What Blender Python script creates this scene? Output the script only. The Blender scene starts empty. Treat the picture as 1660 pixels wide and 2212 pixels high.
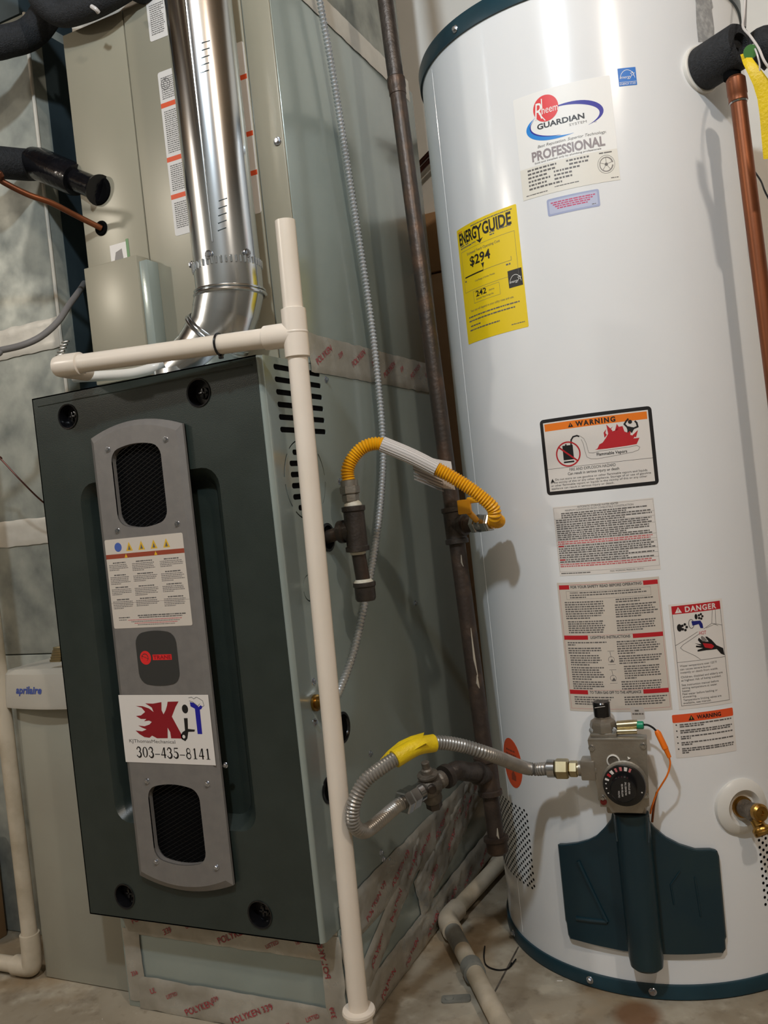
import bpy, bmesh, math, random
from mathutils import Vector as V, Matrix, noise
from mathutils.geometry import tessellate_polygon
random.seed(7)
SC = bpy.context.scene
COL = SC.collection

# ---------------------------------------------------------------- camera (level, rolled a little, 30 mm equivalent)
F = 1883.6; YAW, PITCH, ROLL = -0.4339, -0.0148, -0.1068
CAM = V((1.1098, -1.0709, 0.8106))
FW = V((math.sin(YAW)*math.cos(PITCH), math.cos(YAW)*math.cos(PITCH), math.sin(PITCH)))
_r0 = V((math.cos(YAW), -math.sin(YAW), 0)); _u0 = _r0.cross(FW)
RT = _r0*math.cos(ROLL) + _u0*math.sin(ROLL); UP = -_r0*math.sin(ROLL) + _u0*math.cos(ROLL)
cd = bpy.data.cameras.new('camera'); cam = bpy.data.objects.new('camera', cd); COL.objects.link(cam)
cd.sensor_fit = 'VERTICAL'; cd.sensor_height = 36; cd.sensor_width = 27; cd.lens = F/2212*36
cd.clip_start = 0.02
cam.matrix_world = Matrix(((RT.x, UP.x, -FW.x, CAM.x), (RT.y, UP.y, -FW.y, CAM.y), (RT.z, UP.z, -FW.z, CAM.z), (0, 0, 0, 1)))
SC.camera = cam
# ---------------------------------------------------------------- world, lamps, exposure
w = bpy.data.worlds.new('world'); SC.world = w; w.use_nodes = True
w.node_tree.nodes['Background'].inputs[0].default_value = (0.75, 0.85, 1.0, 1)
w.node_tree.nodes['Background'].inputs[1].default_value = 0.05
def lamp(name, loc, power, col, rad):
    l = bpy.data.lights.new(name, 'POINT'); l.energy = power; l.color = col; l.shadow_soft_size = rad
    o = bpy.data.objects.new(name, l); o.location = loc; COL.objects.link(o); return o
lamp('cool_bulb', (0.84, -1.22, 2.24), 30, (0.80, 0.91, 1.0), 0.045)
lamp('warm_bulb', (1.88, -1.05, 2.22), 19, (1.0, 0.89, 0.76), 0.045)
lamp('far_bulb', (-1.7, -1.9, 2.2), 23, (1.0, 0.93, 0.84), 0.06)
SC.view_settings.view_transform = 'Standard'; SC.view_settings.look = 'None'
SC.view_settings.gamma = 1; SC.view_settings.use_curve_mapping = False
SC.view_settings.exposure = 1.28

# ---------------------------------------------------------------- pixel of the photograph -> point of the room
def ray(x, y): return (FW*F + RT*(x-830) - UP*(y-1106))/F
def at_x(x, y, X): d = ray(x, y); return CAM + d*((X-CAM.x)/d.x)
def at_y(x, y, Y): d = ray(x, y); return CAM + d*((Y-CAM.y)/d.y)
def at_z(x, y, Z): d = ray(x, y); return CAM + d*((Z-CAM.z)/d.z)
def at_d(x, y, D): return CAM + ray(x, y)*D
TX, TY, TR = 0.8296, 0.5576, 0.27837          # water heater axis and radius
FWID = 0.4445                                # furnace width; its front is y = 0, its right side x = FWID

# ---------------------------------------------------------------- materials
def srgb(c):
    f = lambda v: v/12.92 if v <= .04045 else ((v+.055)/1.055)**2.4
    return tuple(f(v/255) for v in c) + (1,)
MATS = {}
def pm(name, col, rough=.5, metal=0., col2=None, ns=8., lo=.35, hi=.65, detail=4., bump=0., bs=60., coat=0., spec=.5, trans=0., aniso=0., rough2=None, stretch=None):
    m = bpy.data.materials.new(name); m.use_nodes = True; MATS[name] = m
    nt = m.node_tree; N = nt.nodes; L = nt.links; b = N['Principled BSDF']
    b.inputs['Base Color'].default_value = srgb(col); b.inputs['Roughness'].default_value = rough
    b.inputs['Metallic'].default_value = metal; b.inputs['Coat Weight'].default_value = coat
    b.inputs['Specular IOR Level'].default_value = spec; b.inputs['Transmission Weight'].default_value = trans
    b.inputs['Coat Roughness'].default_value = .08
    tc = N.new('ShaderNodeTexCoord'); src = tc.outputs['Object']
    if stretch:
        mp = N.new('ShaderNodeMapping'); mp.inputs['Scale'].default_value = stretch; L.new(src, mp.inputs[0]); src = mp.outputs[0]
    if col2 is None: col2 = tuple(max(0, c*.93) for c in col)
    nz = N.new('ShaderNodeTexNoise'); nz.inputs['Scale'].default_value = ns; nz.inputs['Detail'].default_value = detail
    L.new(src, nz.inputs['Vector'])
    rp = N.new('ShaderNodeValToRGB'); e = rp.color_ramp.elements
    e[0].position = lo; e[0].color = srgb(col); e[1].position = hi; e[1].color = srgb(col2)
    L.new(nz.outputs['Fac'], rp.inputs[0]); L.new(rp.outputs[0], b.inputs['Base Color'])
    if rough2 is not None:
        mr = N.new('ShaderNodeMapRange'); mr.inputs[3].default_value = rough; mr.inputs[4].default_value = rough2
        mr.inputs[1].default_value = lo; mr.inputs[2].default_value = hi
        L.new(nz.outputs['Fac'], mr.inputs[0]); L.new(mr.outputs[0], b.inputs['Roughness'])
    if bump:
        n2 = N.new('ShaderNodeTexNoise'); n2.inputs['Scale'].default_value = bs; n2.inputs['Detail'].default_value = 5
        L.new(src, n2.inputs['Vector']); bp = N.new('ShaderNodeBump'); bp.inputs['Strength'].default_value = bump
        bp.inputs['Distance'].default_value = .002; L.new(n2.outputs['Fac'], bp.inputs['Height']); L.new(bp.outputs[0], b.inputs['Normal'])
    return m
def ink(name, col): return pm(name, col, rough=.45, col2=col)
pm('jacket_white', (234, 235, 236), rough=.22, col2=(230, 231, 232), ns=3, coat=.3, spec=.4)
pm('teal_paint', (24, 58, 70), rough=.35, col2=(20, 50, 60), ns=12, bump=.05)
pm('cover_teal', (16, 44, 54), rough=.34, col2=(30, 52, 55), ns=9, lo=.5, hi=.85, bump=.08)
pm('door_green', (46, 54, 50), rough=.33, col2=(41, 49, 45), ns=20, bump=.12, bs=600)
pm('cabinet_green', (160, 170, 164), rough=.2, metal=.25, col2=(150, 160, 154), ns=5, bump=.04, bs=300, coat=.2)
pm('cabinet_tan', (160, 154, 136), rough=.35, metal=.1, col2=(152, 147, 129), ns=4)
pm('grille_grey', (128, 124, 120), rough=.42, metal=.2, col2=(122, 118, 115), ns=60, bump=.1, bs=900)
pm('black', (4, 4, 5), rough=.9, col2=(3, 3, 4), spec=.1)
pm('black_gloss', (14, 14, 16), rough=.22, col2=(20, 20, 22))
pm('black_foam', (22, 24, 27), rough=.75, col2=(34, 36, 40), ns=160, bump=.9, bs=420)
pm('black_wrap', (12, 12, 15), rough=.16, col2=(20, 20, 24), ns=20, bump=.6, bs=70)
pm('wire_grey', (84, 86, 88), rough=.4, metal=.4)
pm('galvanized', (222, 226, 230), rough=.14, metal=1., col2=(200, 204, 206), ns=5, bump=.12, bs=14, rough2=.24, stretch=(1, 1, .25))
pm('duct_spangle', (176, 178, 168), rough=.45, metal=.3, col2=(128, 132, 126), ns=16, lo=.35, hi=.7, detail=8, rough2=.6, bump=.05, bs=30)
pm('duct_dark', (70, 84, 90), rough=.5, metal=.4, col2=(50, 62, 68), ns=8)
pm('white_tape', (212, 206, 194), rough=.4, metal=.1, col2=(200, 194, 182), ns=20, bump=.3, bs=40)
pm('foil_tape', (188, 184, 174), rough=.25, metal=.4, col2=(166, 160, 148), ns=24, bump=.25, bs=50, rough2=.42)
pm('pvc', (232, 220, 206), rough=.3, col2=(226, 214, 198), ns=8)
pm('pvc_old', (196, 184, 164), rough=.5, col2=(150, 136, 112), ns=14, lo=.4, hi=.75, detail=8)
pm('pvc_grey', (128, 128, 120), rough=.5, col2=(104, 104, 98), ns=30)
pm('steel', (190, 190, 190), rough=.22, metal=1., col2=(170, 170, 170))
pm('screw_zinc', (200, 205, 215), rough=.18, metal=1.)
pm('armor', (225, 228, 232), rough=.28, metal=.75, col2=(205, 208, 212))
pm('flex_grey', (158, 154, 148), rough=.34, metal=.55, col2=(140, 136, 130), ns=30)
pm('flex_yellow', (232, 168, 10), rough=.4, col2=(222, 156, 8), ns=20)
pm('yellow_tag', (228, 196, 14), rough=.45, col2=(214, 182, 12), ns=40, bump=.4, bs=260)
pm('tag_white', (206, 200, 196), rough=.4, col2=(198, 192, 188), ns=8)
pm('black_iron', (62, 54, 48), rough=.42, metal=.5, col2=(96, 72, 56), ns=22, lo=.45, hi=.75, bump=.35, bs=120, detail=7)
pm('rusty_iron', (58, 48, 42), rough=.5, metal=.3, col2=(92, 74, 60), ns=30, lo=.5, hi=.8, bump=.5, bs=150, detail=8)
pm('fitting_iron', (78, 70, 64), rough=.42, metal=.5, col2=(60, 54, 50), ns=40, bump=.4, bs=200)
pm('thread_paste', (206, 200, 184), rough=.7, col2=(186, 178, 158), ns=60, bump=.5, bs=160)
pm('brass', (176, 138, 72), rough=.3, metal=1., col2=(136, 98, 46), ns=40, lo=.4, hi=.7, bump=.2, bs=150)
pm('brass_pale', (196, 184, 150), rough=.28, metal=1., col2=(180, 164, 126), ns=30)
pm('cast_valve', (120, 112, 102), rough=.5, metal=.5, col2=(92, 84, 74), ns=60, bump=.7, bs=240)
pm('valve_alu', (162, 156, 146), rough=.38, metal=.75, col2=(148, 140, 128), ns=30, bump=.2, bs=300)
pm('copper', (134, 78, 48), rough=.42, metal=.7, col2=(84, 48, 32), ns=14, lo=.4, hi=.75, detail=6, bump=.1, bs=60, stretch=(1, 1, .35))
pm('copper_dark', (96, 50, 36), rough=.4, metal=.6, col2=(60, 34, 28), ns=20)
pm('plastic_white', (224, 222, 216), rough=.32, col2=(218, 214, 206), ns=8)
pm('plastic_box', (186, 180, 168), rough=.4, col2=(178, 172, 160), ns=8)
pm('filter_panel', (162, 160, 146), rough=.42, metal=.1, col2=(156, 152, 138), ns=6)
pm('orange', (238, 118, 16), rough=.4, col2=(228, 110, 14))
pm('green_plastic', (20, 150, 110), rough=.35, col2=(18, 138, 100))
pm('green_tag', (78, 130, 70), rough=.4, col2=(70, 120, 64))
pm('red_wax', (120, 22, 20), rough=.4, col2=(100, 18, 16))
pm('cable_grey', (128, 124, 122), rough=.45, col2=(118, 114, 112))
pm('wood', (150, 116, 78), rough=.7, col2=(118, 88, 56), ns=9, bump=.3, bs=40, stretch=(1, 1, .2))
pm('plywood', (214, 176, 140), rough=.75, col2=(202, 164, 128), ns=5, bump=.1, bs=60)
pm('board_brown', (142, 108, 72), rough=.75, col2=(130, 98, 64), ns=8)
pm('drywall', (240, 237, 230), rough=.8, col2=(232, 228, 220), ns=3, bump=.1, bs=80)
pm('wall_concrete', (138, 136, 129), rough=.85, col2=(120, 116, 108), ns=4, bump=.2)
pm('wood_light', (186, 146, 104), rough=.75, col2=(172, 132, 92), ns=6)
pm('joist', (150, 128, 100), rough=.8, col2=(120, 100, 76), ns=4)
pm('residue', (150, 150, 150), rough=.6, col2=(186, 186, 184), ns=120, lo=.4, hi=.7)
for n, c in dict(ink_black=(22, 20, 22), ink_text=(100, 96, 94), ink_micro=(128, 122, 118), ink_red=(186, 28, 38), ink_logo_red=(222, 40, 40),
                 ink_orange=(236, 122, 20), ink_orange_red=(226, 84, 40), ink_blue=(24, 24, 150), ink_light_blue=(8, 130, 214), ink_tile_blue=(10, 112, 200),
                 ink_white=(236, 235, 232), ink_paper=(224, 218, 212), ink_paper_warm=(206, 196, 184), ink_cream=(226, 222, 212), ink_yellow=(238, 206, 10),
                 ink_lilac=(184, 190, 214), ink_lilac_dark=(160, 168, 200), ink_grey=(146, 136, 138), ink_magenta=(196, 70, 110),
                 ink_badge=(52, 52, 50), ink_dark_red=(140, 16, 30), ink_navy=(24, 30, 112), ink_sign_yellow=(222, 176, 40), ink_icon_blue=(70, 96, 170),
                 ink_tape_red=(160, 58, 66), ink_marker=(60, 78, 150), ink_pink=(200, 110, 112), ink_brown=(150, 66, 44)).items(): ink(n, c)
# concrete floor with its own stains
m = pm('concrete', (160, 150, 132), rough=.75, col2=(118, 104, 82), ns=3.2, lo=.38, hi=.66, detail=10, bump=.35, bs=45)
nt = m.node_tree; N = nt.nodes; L = nt.links; b = N['Principled BSDF']
tc = [n for n in N if n.bl_idname == 'ShaderNodeTexCoord'][0]; rp = [n for n in N if n.bl_idname == 'ShaderNodeValToRGB'][0]
def stain(prev, scale, lo, hi, col, fac):
    nz = N.new('ShaderNodeTexNoise'); nz.inputs['Scale'].default_value = scale; nz.inputs['Detail'].default_value = 8
    L.new(tc.outputs['Object'], nz.inputs['Vector'])
    r = N.new('ShaderNodeMapRange'); r.inputs[1].default_value = lo; r.inputs[2].default_value = hi; r.inputs[4].default_value = fac
    L.new(nz.outputs['Fac'], r.inputs[0]); mx = N.new('ShaderNodeMixRGB'); L.new(r.outputs[0], mx.inputs[0])
    L.new(prev, mx.inputs[1]); mx.inputs[2].default_value = srgb(col); return mx.outputs[0]
o = stain(rp.outputs[0], 6, .5, .72, (204, 198, 182), .8); o = stain(o, 11, .55, .75, (92, 74, 52), .7); o = stain(o, 38, .56, .72, (96, 84, 66), .5); o = stain(o, 24, .58, .7, (188, 178, 158), .45); o = stain(o, 4.3, .52, .7, (150, 118, 72), .6)
vs = N.new('ShaderNodeVectorMath'); vs.operation = 'DISTANCE'; L.new(tc.outputs['Object'], vs.inputs[0]); sp = at_z(1378, 2192, 0)
vs.inputs[1].default_value = sp; r = N.new('ShaderNodeMapRange'); r.inputs[1].default_value = .042; r.inputs[2].default_value = .026; r.inputs[4].default_value = .75
L.new(vs.outputs['Value'], r.inputs[0]); mx = N.new('ShaderNodeMixRGB'); L.new(r.outputs[0], mx.inputs[0]); L.new(o, mx.inputs[1]); mx.inputs[2].default_value = srgb((112, 72, 38))
L.new(mx.outputs[0], b.inputs['Base Color'])

# ---------------------------------------------------------------- mesh builder
def basis(n):
    n = n.normalized(); a = V((0, 0, 1)) if abs(n.z) < .9 else V((1, 0, 0)); u = a.cross(n).normalized(); return u, n.cross(u), n
class MB:
    def __init__(s): s.v = []; s.f = []; s.m = []
    def add(s, vs, fs, mat=0):
        o = len(s.v); s.v += [V(p) for p in vs]; s.f += [tuple(i+o for i in f) for f in fs]; s.m += [mat]*len(fs); return s
    def box(s, lo, hi, bev=0., mat=0, seg=2, mtx=None):
        lo, hi = V(lo), V(hi); bm = bmesh.new(); bmesh.ops.create_cube(bm, size=1)
        for v in bm.verts: v.co = V([(lo[i]+hi[i])/2 + v.co[i]*(hi[i]-lo[i]) for i in range(3)])
        if bev: bmesh.ops.bevel(bm, geom=bm.edges[:], offset=bev, segments=seg, profile=.5, affect='EDGES')
        vs = [(mtx @ v.co) if mtx else v.co.copy() for v in bm.verts]; bm.verts.index_update()
        s.add(vs, [[v.index for v in f.verts] for f in bm.faces], mat); bm.free(); return s
    def tube(s, pts, r, seg=16, caps=True, mat=0):
        pts = [V(p) for p in pts]; n = len(pts); rr = r if isinstance(r, (list, tuple)) else [r]*n
        t = [(pts[min(i+1, n-1)]-pts[max(i-1, 0)]).normalized() for i in range(n)]
        u = basis(t[0])[0]; vs = []; fs = []
        for i in range(n):
            u = (u - t[i]*u.dot(t[i])).normalized(); w_ = t[i].cross(u)
            for k in range(seg): a = 2*math.pi*k/seg; vs.append(pts[i] + (u*math.cos(a)+w_*math.sin(a))*rr[i])
        for i in range(n-1):
            for k in range(seg): a, b_ = i*seg+k, i*seg+(k+1) % seg; fs.append((a, b_, b_+seg, a+seg))
        if caps: fs += [tuple(range(seg))[::-1], tuple((n-1)*seg+k for k in range(seg))]
        return s.add(vs, fs, mat)
    def lathe(s, o, ax, prof, seg=24, mat=0, rot=0., caps=True):
        o = V(o); u, w_, n = basis(V(ax)); vs = []; fs = []
        for r, h in prof:
            for k in range(seg): a = 2*math.pi*k/seg+rot; vs.append(o + n*h + (u*math.cos(a)+w_*math.sin(a))*r)
        for i in range(len(prof)-1):
            for k in range(seg): a, b_ = i*seg+k, i*seg+(k+1) % seg; fs.append((a, b_, b_+seg, a+seg))
        if caps: fs += [tuple(range(seg))[::-1], tuple((len(prof)-1)*seg+k for k in range(seg))]
        return s.add(vs, fs, mat)
    def hexnut(s, o, ax, r, h, mat=0, rot=0.): return s.lathe(o, ax, [(r*.88, 0), (r, h*.12), (r, h*.88), (r*.88, h)], 6, mat, rot)
    def ball(s, c, r, mat=0, sc=(1, 1, 1)):
        bm = bmesh.new(); bmesh.ops.create_uvsphere(bm, u_segments=16, v_segments=10, radius=r)
        bm.verts.index_update(); s.add([V(c)+V([v.co[i]*sc[i] for i in range(3)]) for v in bm.verts], [[v.index for v in f.verts] for f in bm.faces], mat); bm.free(); return s
    def strip(s, rows, mat=0):      # grid of points
        n = len(rows[0]); vs = [p for r_ in rows for p in r_]; fs = []
        for i in range(len(rows)-1):
            for j in range(n-1): a = i*n+j; fs.append((a, a+1, a+1+n, a+n))
        return s.add(vs, fs, mat)
def flat2d(outer, holes=()):
    loops = [outer]+list(holes); tri = tessellate_polygon([[V((p[0], p[1], 0)) for p in l] for l in loops]); pts = [p for l in loops for p in l]
    out = []
    for t in tri:
        a, b_, c = (pts[i] for i in t); cr = (b_[0]-a[0])*(c[1]-a[1])-(b_[1]-a[1])*(c[0]-a[0])
        if abs(cr) > 1e-14: out.append(t if cr > 0 else (t[0], t[2], t[1]))
    return pts, out
def solid(mb, outer, holes, w0, w1, fmap, du=None, mat=0, dv=None):
    """plate with holes between w0 (back) and w1 (front) in u,v,w space, cut every du, mapped into the room"""
    pts, tri = flat2d(outer, holes); bm = bmesh.new(); n = len(pts)
    top = [bm.verts.new((p[0], p[1], w1)) for p in pts]
    for t in tri:
        try: bm.faces.new([top[i] for i in t])
        except ValueError: pass
    if w0 != w1:
        bot = [bm.verts.new((p[0], p[1], w0)) for p in pts]
        for t in tri:
            try: bm.faces.new([bot[i] for i in reversed(t)])
            except ValueError: pass
        o = 0
        for l in [outer]+list(holes):
            k = len(l)
            for i in range(k): a, b_ = o+i, o+(i+1) % k; bm.faces.new((bot[a], bot[b_], top[b_], top[a]))
            o += k
        bmesh.ops.recalc_face_normals(bm, faces=bm.faces[:])
    for d, ax in ((du, 0), (dv, 1)):
        if d:
            lo = min(p[ax] for p in pts); hi = max(p[ax] for p in pts); k = math.floor(lo/d)+1
            while k*d < hi:
                co = [0, 0, 0]; co[ax] = k*d; no = [0, 0, 0]; no[ax] = 1
                bmesh.ops.bisect_plane(bm, geom=bm.verts[:]+bm.edges[:]+bm.faces[:], plane_co=co, plane_no=no); k += 1
    bm.verts.index_update()
    mb.add([fmap(*v.co) for v in bm.verts], [[v.index for v in f.verts] for f in bm.faces], mat); bm.free(); return mb
def loft(mb, a, wa, b_, wb, fmap, mat=0, du=None):
    n = len(a); steps = 1
    vs = [fmap(p[0], p[1], wa) for p in a]+[fmap(p[0], p[1], wb) for p in b_]
    return mb.add(vs, [(i, (i+1) % n, n+(i+1) % n, n+i) for i in range(n)], mat)
def rect(x0, y0, x1, y1): return [(x0, y0), (x1, y0), (x1, y1), (x0, y1)]
def rrect(x0, y0, x1, y1, r, n=4):
    out = []
    for cx, cy, a0 in ((x1-r, y0+r, -90), (x1-r, y1-r, 0), (x0+r, y1-r, 90), (x0+r, y0+r, 180)):
        for k in range(n+1): a = math.radians(a0+90*k/n); out.append((cx+r*math.cos(a), cy+r*math.sin(a)))
    return out
def circ(x, y, r, n=24, ry=None): return [(x+r*math.cos(2*math.pi*k/n), y+(ry or r)*math.sin(2*math.pi*k/n)) for k in range(n)]
def spline(pts, n=12):
    pts = [V(p) for p in pts]; P = [pts[0]*2-pts[1]]+pts+[pts[-1]*2-pts[-2]]; out = []
    for i in range(1, len(P)-2):
        a, b_, c, d = P[i-1:i+3]
        for k in range(n):
            t = k/n; out.append(.5*((2*b_)+(c-a)*t+(2*a-5*b_+4*c-d)*t*t+(3*b_-a-3*c+d)*t*t*t))
    out.append(pts[-1]); return out
def resample(pts, step):
    out = [pts[0]]; acc = 0; last = pts[0]
    for p in pts[1:]:
        d = (p-last).length
        while acc+d >= step and d > 1e-9:
            t = (step-acc)/d; last = last.lerp(p, t); out.append(last); d = (p-last).length; acc = 0
        acc += d; last = p
    return out
def corrugated(mb, pts, r, pitch, amp, seg=16, mat=0):
    p = resample(spline(pts, 16), pitch/4); rr = [r+amp*(1, .35, -1, .35)[i % 4] for i in range(len(p))]
    return mb.tube(p, rr, seg, True, mat)

# ---------------------------------------------------------------- objects
OFF = {}
def offs(o): return OFF.get(o.name, V((0, 0, 0))) if o else V((0, 0, 0))
def thing(name, label, cat, loc, group=None):
    o = bpy.data.objects.new(name, None); COL.objects.link(o); o.location = loc; o.empty_display_size = .05
    o['label'] = label; o['category'] = cat
    if group: o['group'] = group
    OFF[o.name] = V(loc); return o
def mesh(name, mb, mats, org, sharp=32):
    me = bpy.data.meshes.new(name); me.from_pydata([v-org for v in mb.v], [], mb.f)
    if isinstance(mats, str): mats = [mats]
    for m_ in mats: me.materials.append(MATS[m_])
    me.polygons.foreach_set('material_index', mb.m); me.polygons.foreach_set('use_smooth', [True]*len(mb.f))
    me.update(); me.set_sharp_from_angle(angle=math.radians(sharp)); return me
def part(name, mb, mats, parent, label=None, sharp=32):
    org = offs(parent); o = bpy.data.objects.new(name, mesh(name, mb, mats, org, sharp)); COL.objects.link(o); o.parent = parent
    OFF[o.name] = org
    if label: o['label'] = label
    return o
def solo(name, mb, mats, label, cat, group=None, kind=None, loc=None, sharp=32):
    c = V(loc) if loc is not None else sum(mb.v, V((0, 0, 0)))/len(mb.v)
    o = bpy.data.objects.new(name, mesh(name, mb, mats, c, sharp)); COL.objects.link(o); o.location = c; OFF[o.name] = c
    if label: o['label'] = label
    if cat: o['category'] = cat
    if group: o['group'] = group
    if kind: o['kind'] = kind
    return o
def struct(name, mb, mats):
    return solo(name, mb, mats, None, None, kind='structure', loc=(0, 0, 0))
_scr = {}
def screw(parent, P, n, r=.0042, mat='screw_zinc', name='screw'):
    k = (mat, name)
    if k not in _scr:
        b_ = MB().lathe((0, 0, 0), (0, 0, 1), [(1.45, -.1), (1.5, .15), (1.35, .3), (.95, .35)], 16)
        b_.lathe((0, 0, .3), (0, 0, 1), [(.95, 0), (.98, .1), (.98, .6), (.8, .8), (.3, .82)], 6); _scr[k] = mesh(name, b_, mat, V((0, 0, 0)))
    o = bpy.data.objects.new(name, _scr[k]); COL.objects.link(o); o.parent = parent; o.location = V(P)-offs(parent)
    o.rotation_euler = V(n).to_track_quat('Z', 'Y').to_euler(); o.scale = (r, r, r); return o

# ---------------------------------------------------------------- flat print on flat or curved faces
_tc = {}
def glyphs(s, bold=0., shear=0., sp=1.):
    k = (s, bold, shear, sp)
    if k not in _tc:
        cu = bpy.data.curves.new('t', 'FONT'); cu.body = s; cu.offset = bold; cu.shear = shear; cu.space_character = sp; cu.resolution_u = 3
        ob = bpy.data.objects.new('t', cu); me = bpy.data.meshes.new_from_object(ob)
        _tc[k] = ([(v.co.x, v.co.y) for v in me.vertices], [tuple(p.vertices) for p in me.polygons])
        bpy.data.objects.remove(ob); bpy.data.meshes.remove(me); bpy.data.curves.remove(cu)
    return _tc[k]
CAP = max(p[1] for p in glyphs('H')[0])
class Print:
    """ink on a sheet: u right, v up, in metres; fmap(u, v, w) puts it in the room"""
    def __init__(s, fmap, du=None): s.mb = MB(); s.f = fmap; s.du = du; s.mats = []; s.lay = 0
    def mi(s, m_):
        if m_ not in s.mats: s.mats.append(m_)
        return s.mats.index(m_)
    def z(s, lay): return .0003+.00007*lay
    def poly(s, pts, m_, lay=1, holes=()):
        # clockwise polygons are fine
        solid(s.mb, pts, holes, s.z(lay), s.z(lay), s.f, s.du, s.mi(m_)); return s
    def sheet(s, outer, m_): solid(s.mb, outer, (), .0001, s.z(0), s.f, s.du, s.mi(m_)); return s
    def rect(s, x0, y0, x1, y1, m_, lay=1): return s.poly(rect(x0, y0, x1, y1), m_, lay)
    def frame(s, x0, y0, x1, y1, t, m_, lay=1):
        for a in ((x0, y0, x1, y0+t), (x0, y1-t, x1, y1), (x0, y0+t, x0+t, y1-t), (x1-t, y0+t, x1, y1-t)): s.rect(*a, m_, lay)
        return s
    def line(s, pts, t, m_, lay=2, closed=False):
        n = len(pts)
        for i in range(n if closed else n-1):
            a, b_ = pts[i], pts[(i+1) % n]; dx, dy = b_[0]-a[0], b_[1]-a[1]; l = math.hypot(dx, dy) or 1
            nx, ny = -dy/l*t/2, dx/l*t/2; ex, ey = dx/l*t*.3, dy/l*t*.3
            s.poly([(a[0]-nx-ex, a[1]-ny-ey), (b_[0]-nx+ex, b_[1]-ny+ey), (b_[0]+nx+ex, b_[1]+ny+ey), (a[0]+nx-ex, a[1]+ny-ey)], m_, lay)
        return s
    def arc(s, cx, cy, rx, ry, a0, a1, t0, t1, m_, lay=2, n=28, rot=0.):
        """crescent stroke, t0 thick at the ends, t1 in the middle"""
        A = []; B = []
        for k in range(n+1):
            q = k/n; a = math.radians(a0+(a1-a0)*q); t = t0+(t1-t0)*math.sin(math.pi*q)
            for lst, sg in ((A, .5), (B, -.5)):
                x = (rx+sg*t)*math.cos(a); y = (ry+sg*t)*math.sin(a); lst.append((cx+x*math.cos(rot)-y*math.sin(rot), cy+x*math.sin(rot)+y*math.cos(rot)))
        for k in range(n): s.poly([A[k], A[k+1], B[k+1], B[k]], m_, lay)
        return s
    def text(s, t, x, y, h, m_, w=None, al='L', bold=0., shear=0., sp=1., lay=3, rot=0.):
        vs, fs = glyphs(t, bold, shear, sp)
        if not vs: return s
        x0 = min(p[0] for p in vs); x1 = max(p[0] for p in vs); sy = h/CAP; sx = (w/(x1-x0)) if w else sy
        tot = (x1-x0)*sx; dx = {'L': 0, 'C': -tot/2, 'R': -tot}[al]; c, sn = math.cos(rot), math.sin(rot)
        out = []
        for p in vs: a, b_ = (p[0]-x0)*sx+dx, p[1]*sy; out.append(s.f(x+a*c-b_*sn, y+a*sn+b_*c, s.z(lay)))
        s.mb.add(out, fs, s.mi(m_)); return s
    def words(s, x0, x1, y, h, m_, last=1., lay=2, wl=3.2):
        """one line of illegibly small print"""
        x = x0; end = x0+(x1-x0)*last; mi = s.mi(m_)
        while x < end-h*.6:
            wd = min(h*random.uniform(.8, wl), end-x); z_ = s.z(lay)
            s.mb.add([s.f(a, b_, z_) for a, b_ in rect(x, y, x+wd, y+h)], [(0, 1, 2, 3)], mi); x += wd+h*.5
        return s
    def para(s, x0, x1, y, n, pitch, h, m_, last=.6, **k):
        for i in range(n): s.words(x0, x1, y-i*pitch, h, m_, random.uniform(.86, 1) if i < n-1 else last, **k)
        return s
    def done(s, name, parent, label=None): return part(name, s.mb, s.mats, parent, label, sharp=60)
def on_tank(a0, z0):
    return lambda u, v, w_: V((TX+(TR+w_)*math.cos(a0+u/TR), TY+(TR+w_)*math.sin(a0+u/TR), z0+v))
def flatmap(o, du_, dv_, dn):
    o, du_, dv_, dn = V(o), V(du_), V(dv_), V(dn); return lambda u, v, w_: o+du_*u+dv_*v+dn*w_
FRONT = lambda o: flatmap(o, (1, 0, 0), (0, 0, 1), (0, -1, 0))    # faces -y
SIDE = lambda o: flatmap(o, (0, 1, 0), (0, 0, 1), (1, 0, 0))      # faces +x

# ================================================================ THE SETTING
struct('floor', MB().box((-2.2, -2.6, -.1), (3.4, 1.0, 0)), 'concrete')
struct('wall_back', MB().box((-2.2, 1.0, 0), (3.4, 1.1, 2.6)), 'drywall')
struct('wall_left', MB().box((-2.3, -2.6, 0), (-2.2, 1.0, 2.6)), 'wall_concrete')
struct('wall_right', MB().box((3.4, -2.6, 0), (3.5, 1.0, 2.6)), 'wall_concrete')
struct('wall_front', MB().box((-2.2, -2.7, 0), (3.4, -2.6, 2.6)), 'wall_concrete')
ceil = struct('ceiling', MB().box((-2.2, -2.6, 2.6), (3.4, 1.0, 2.7)), 'board_brown')
for i in range(12):
    part('joist', MB().box((-2.1+i*.5, -2.6, 2.36), (-2.06+i*.5, 1.0, 2.6)), 'joist', ceil)
# joint in the slab, a groove filled with dirt
g = MB(); p0, p1 = at_z(1121, 2045, 0), at_z(1050, 2180, 0); d = (p1-p0).normalized()*.0016; nn = V((-d.y, d.x, 0)); g.add([p0-nn+V((0, 0, .0004)), p0+nn+V((0, 0, .0004)), p1+nn+V((0, 0, .0004)), p1-nn+V((0, 0, .0004))], [(0, 1, 2, 3)])
part('slab_joint', g, 'cast_valve', bpy.data.objects['floor'])

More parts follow.
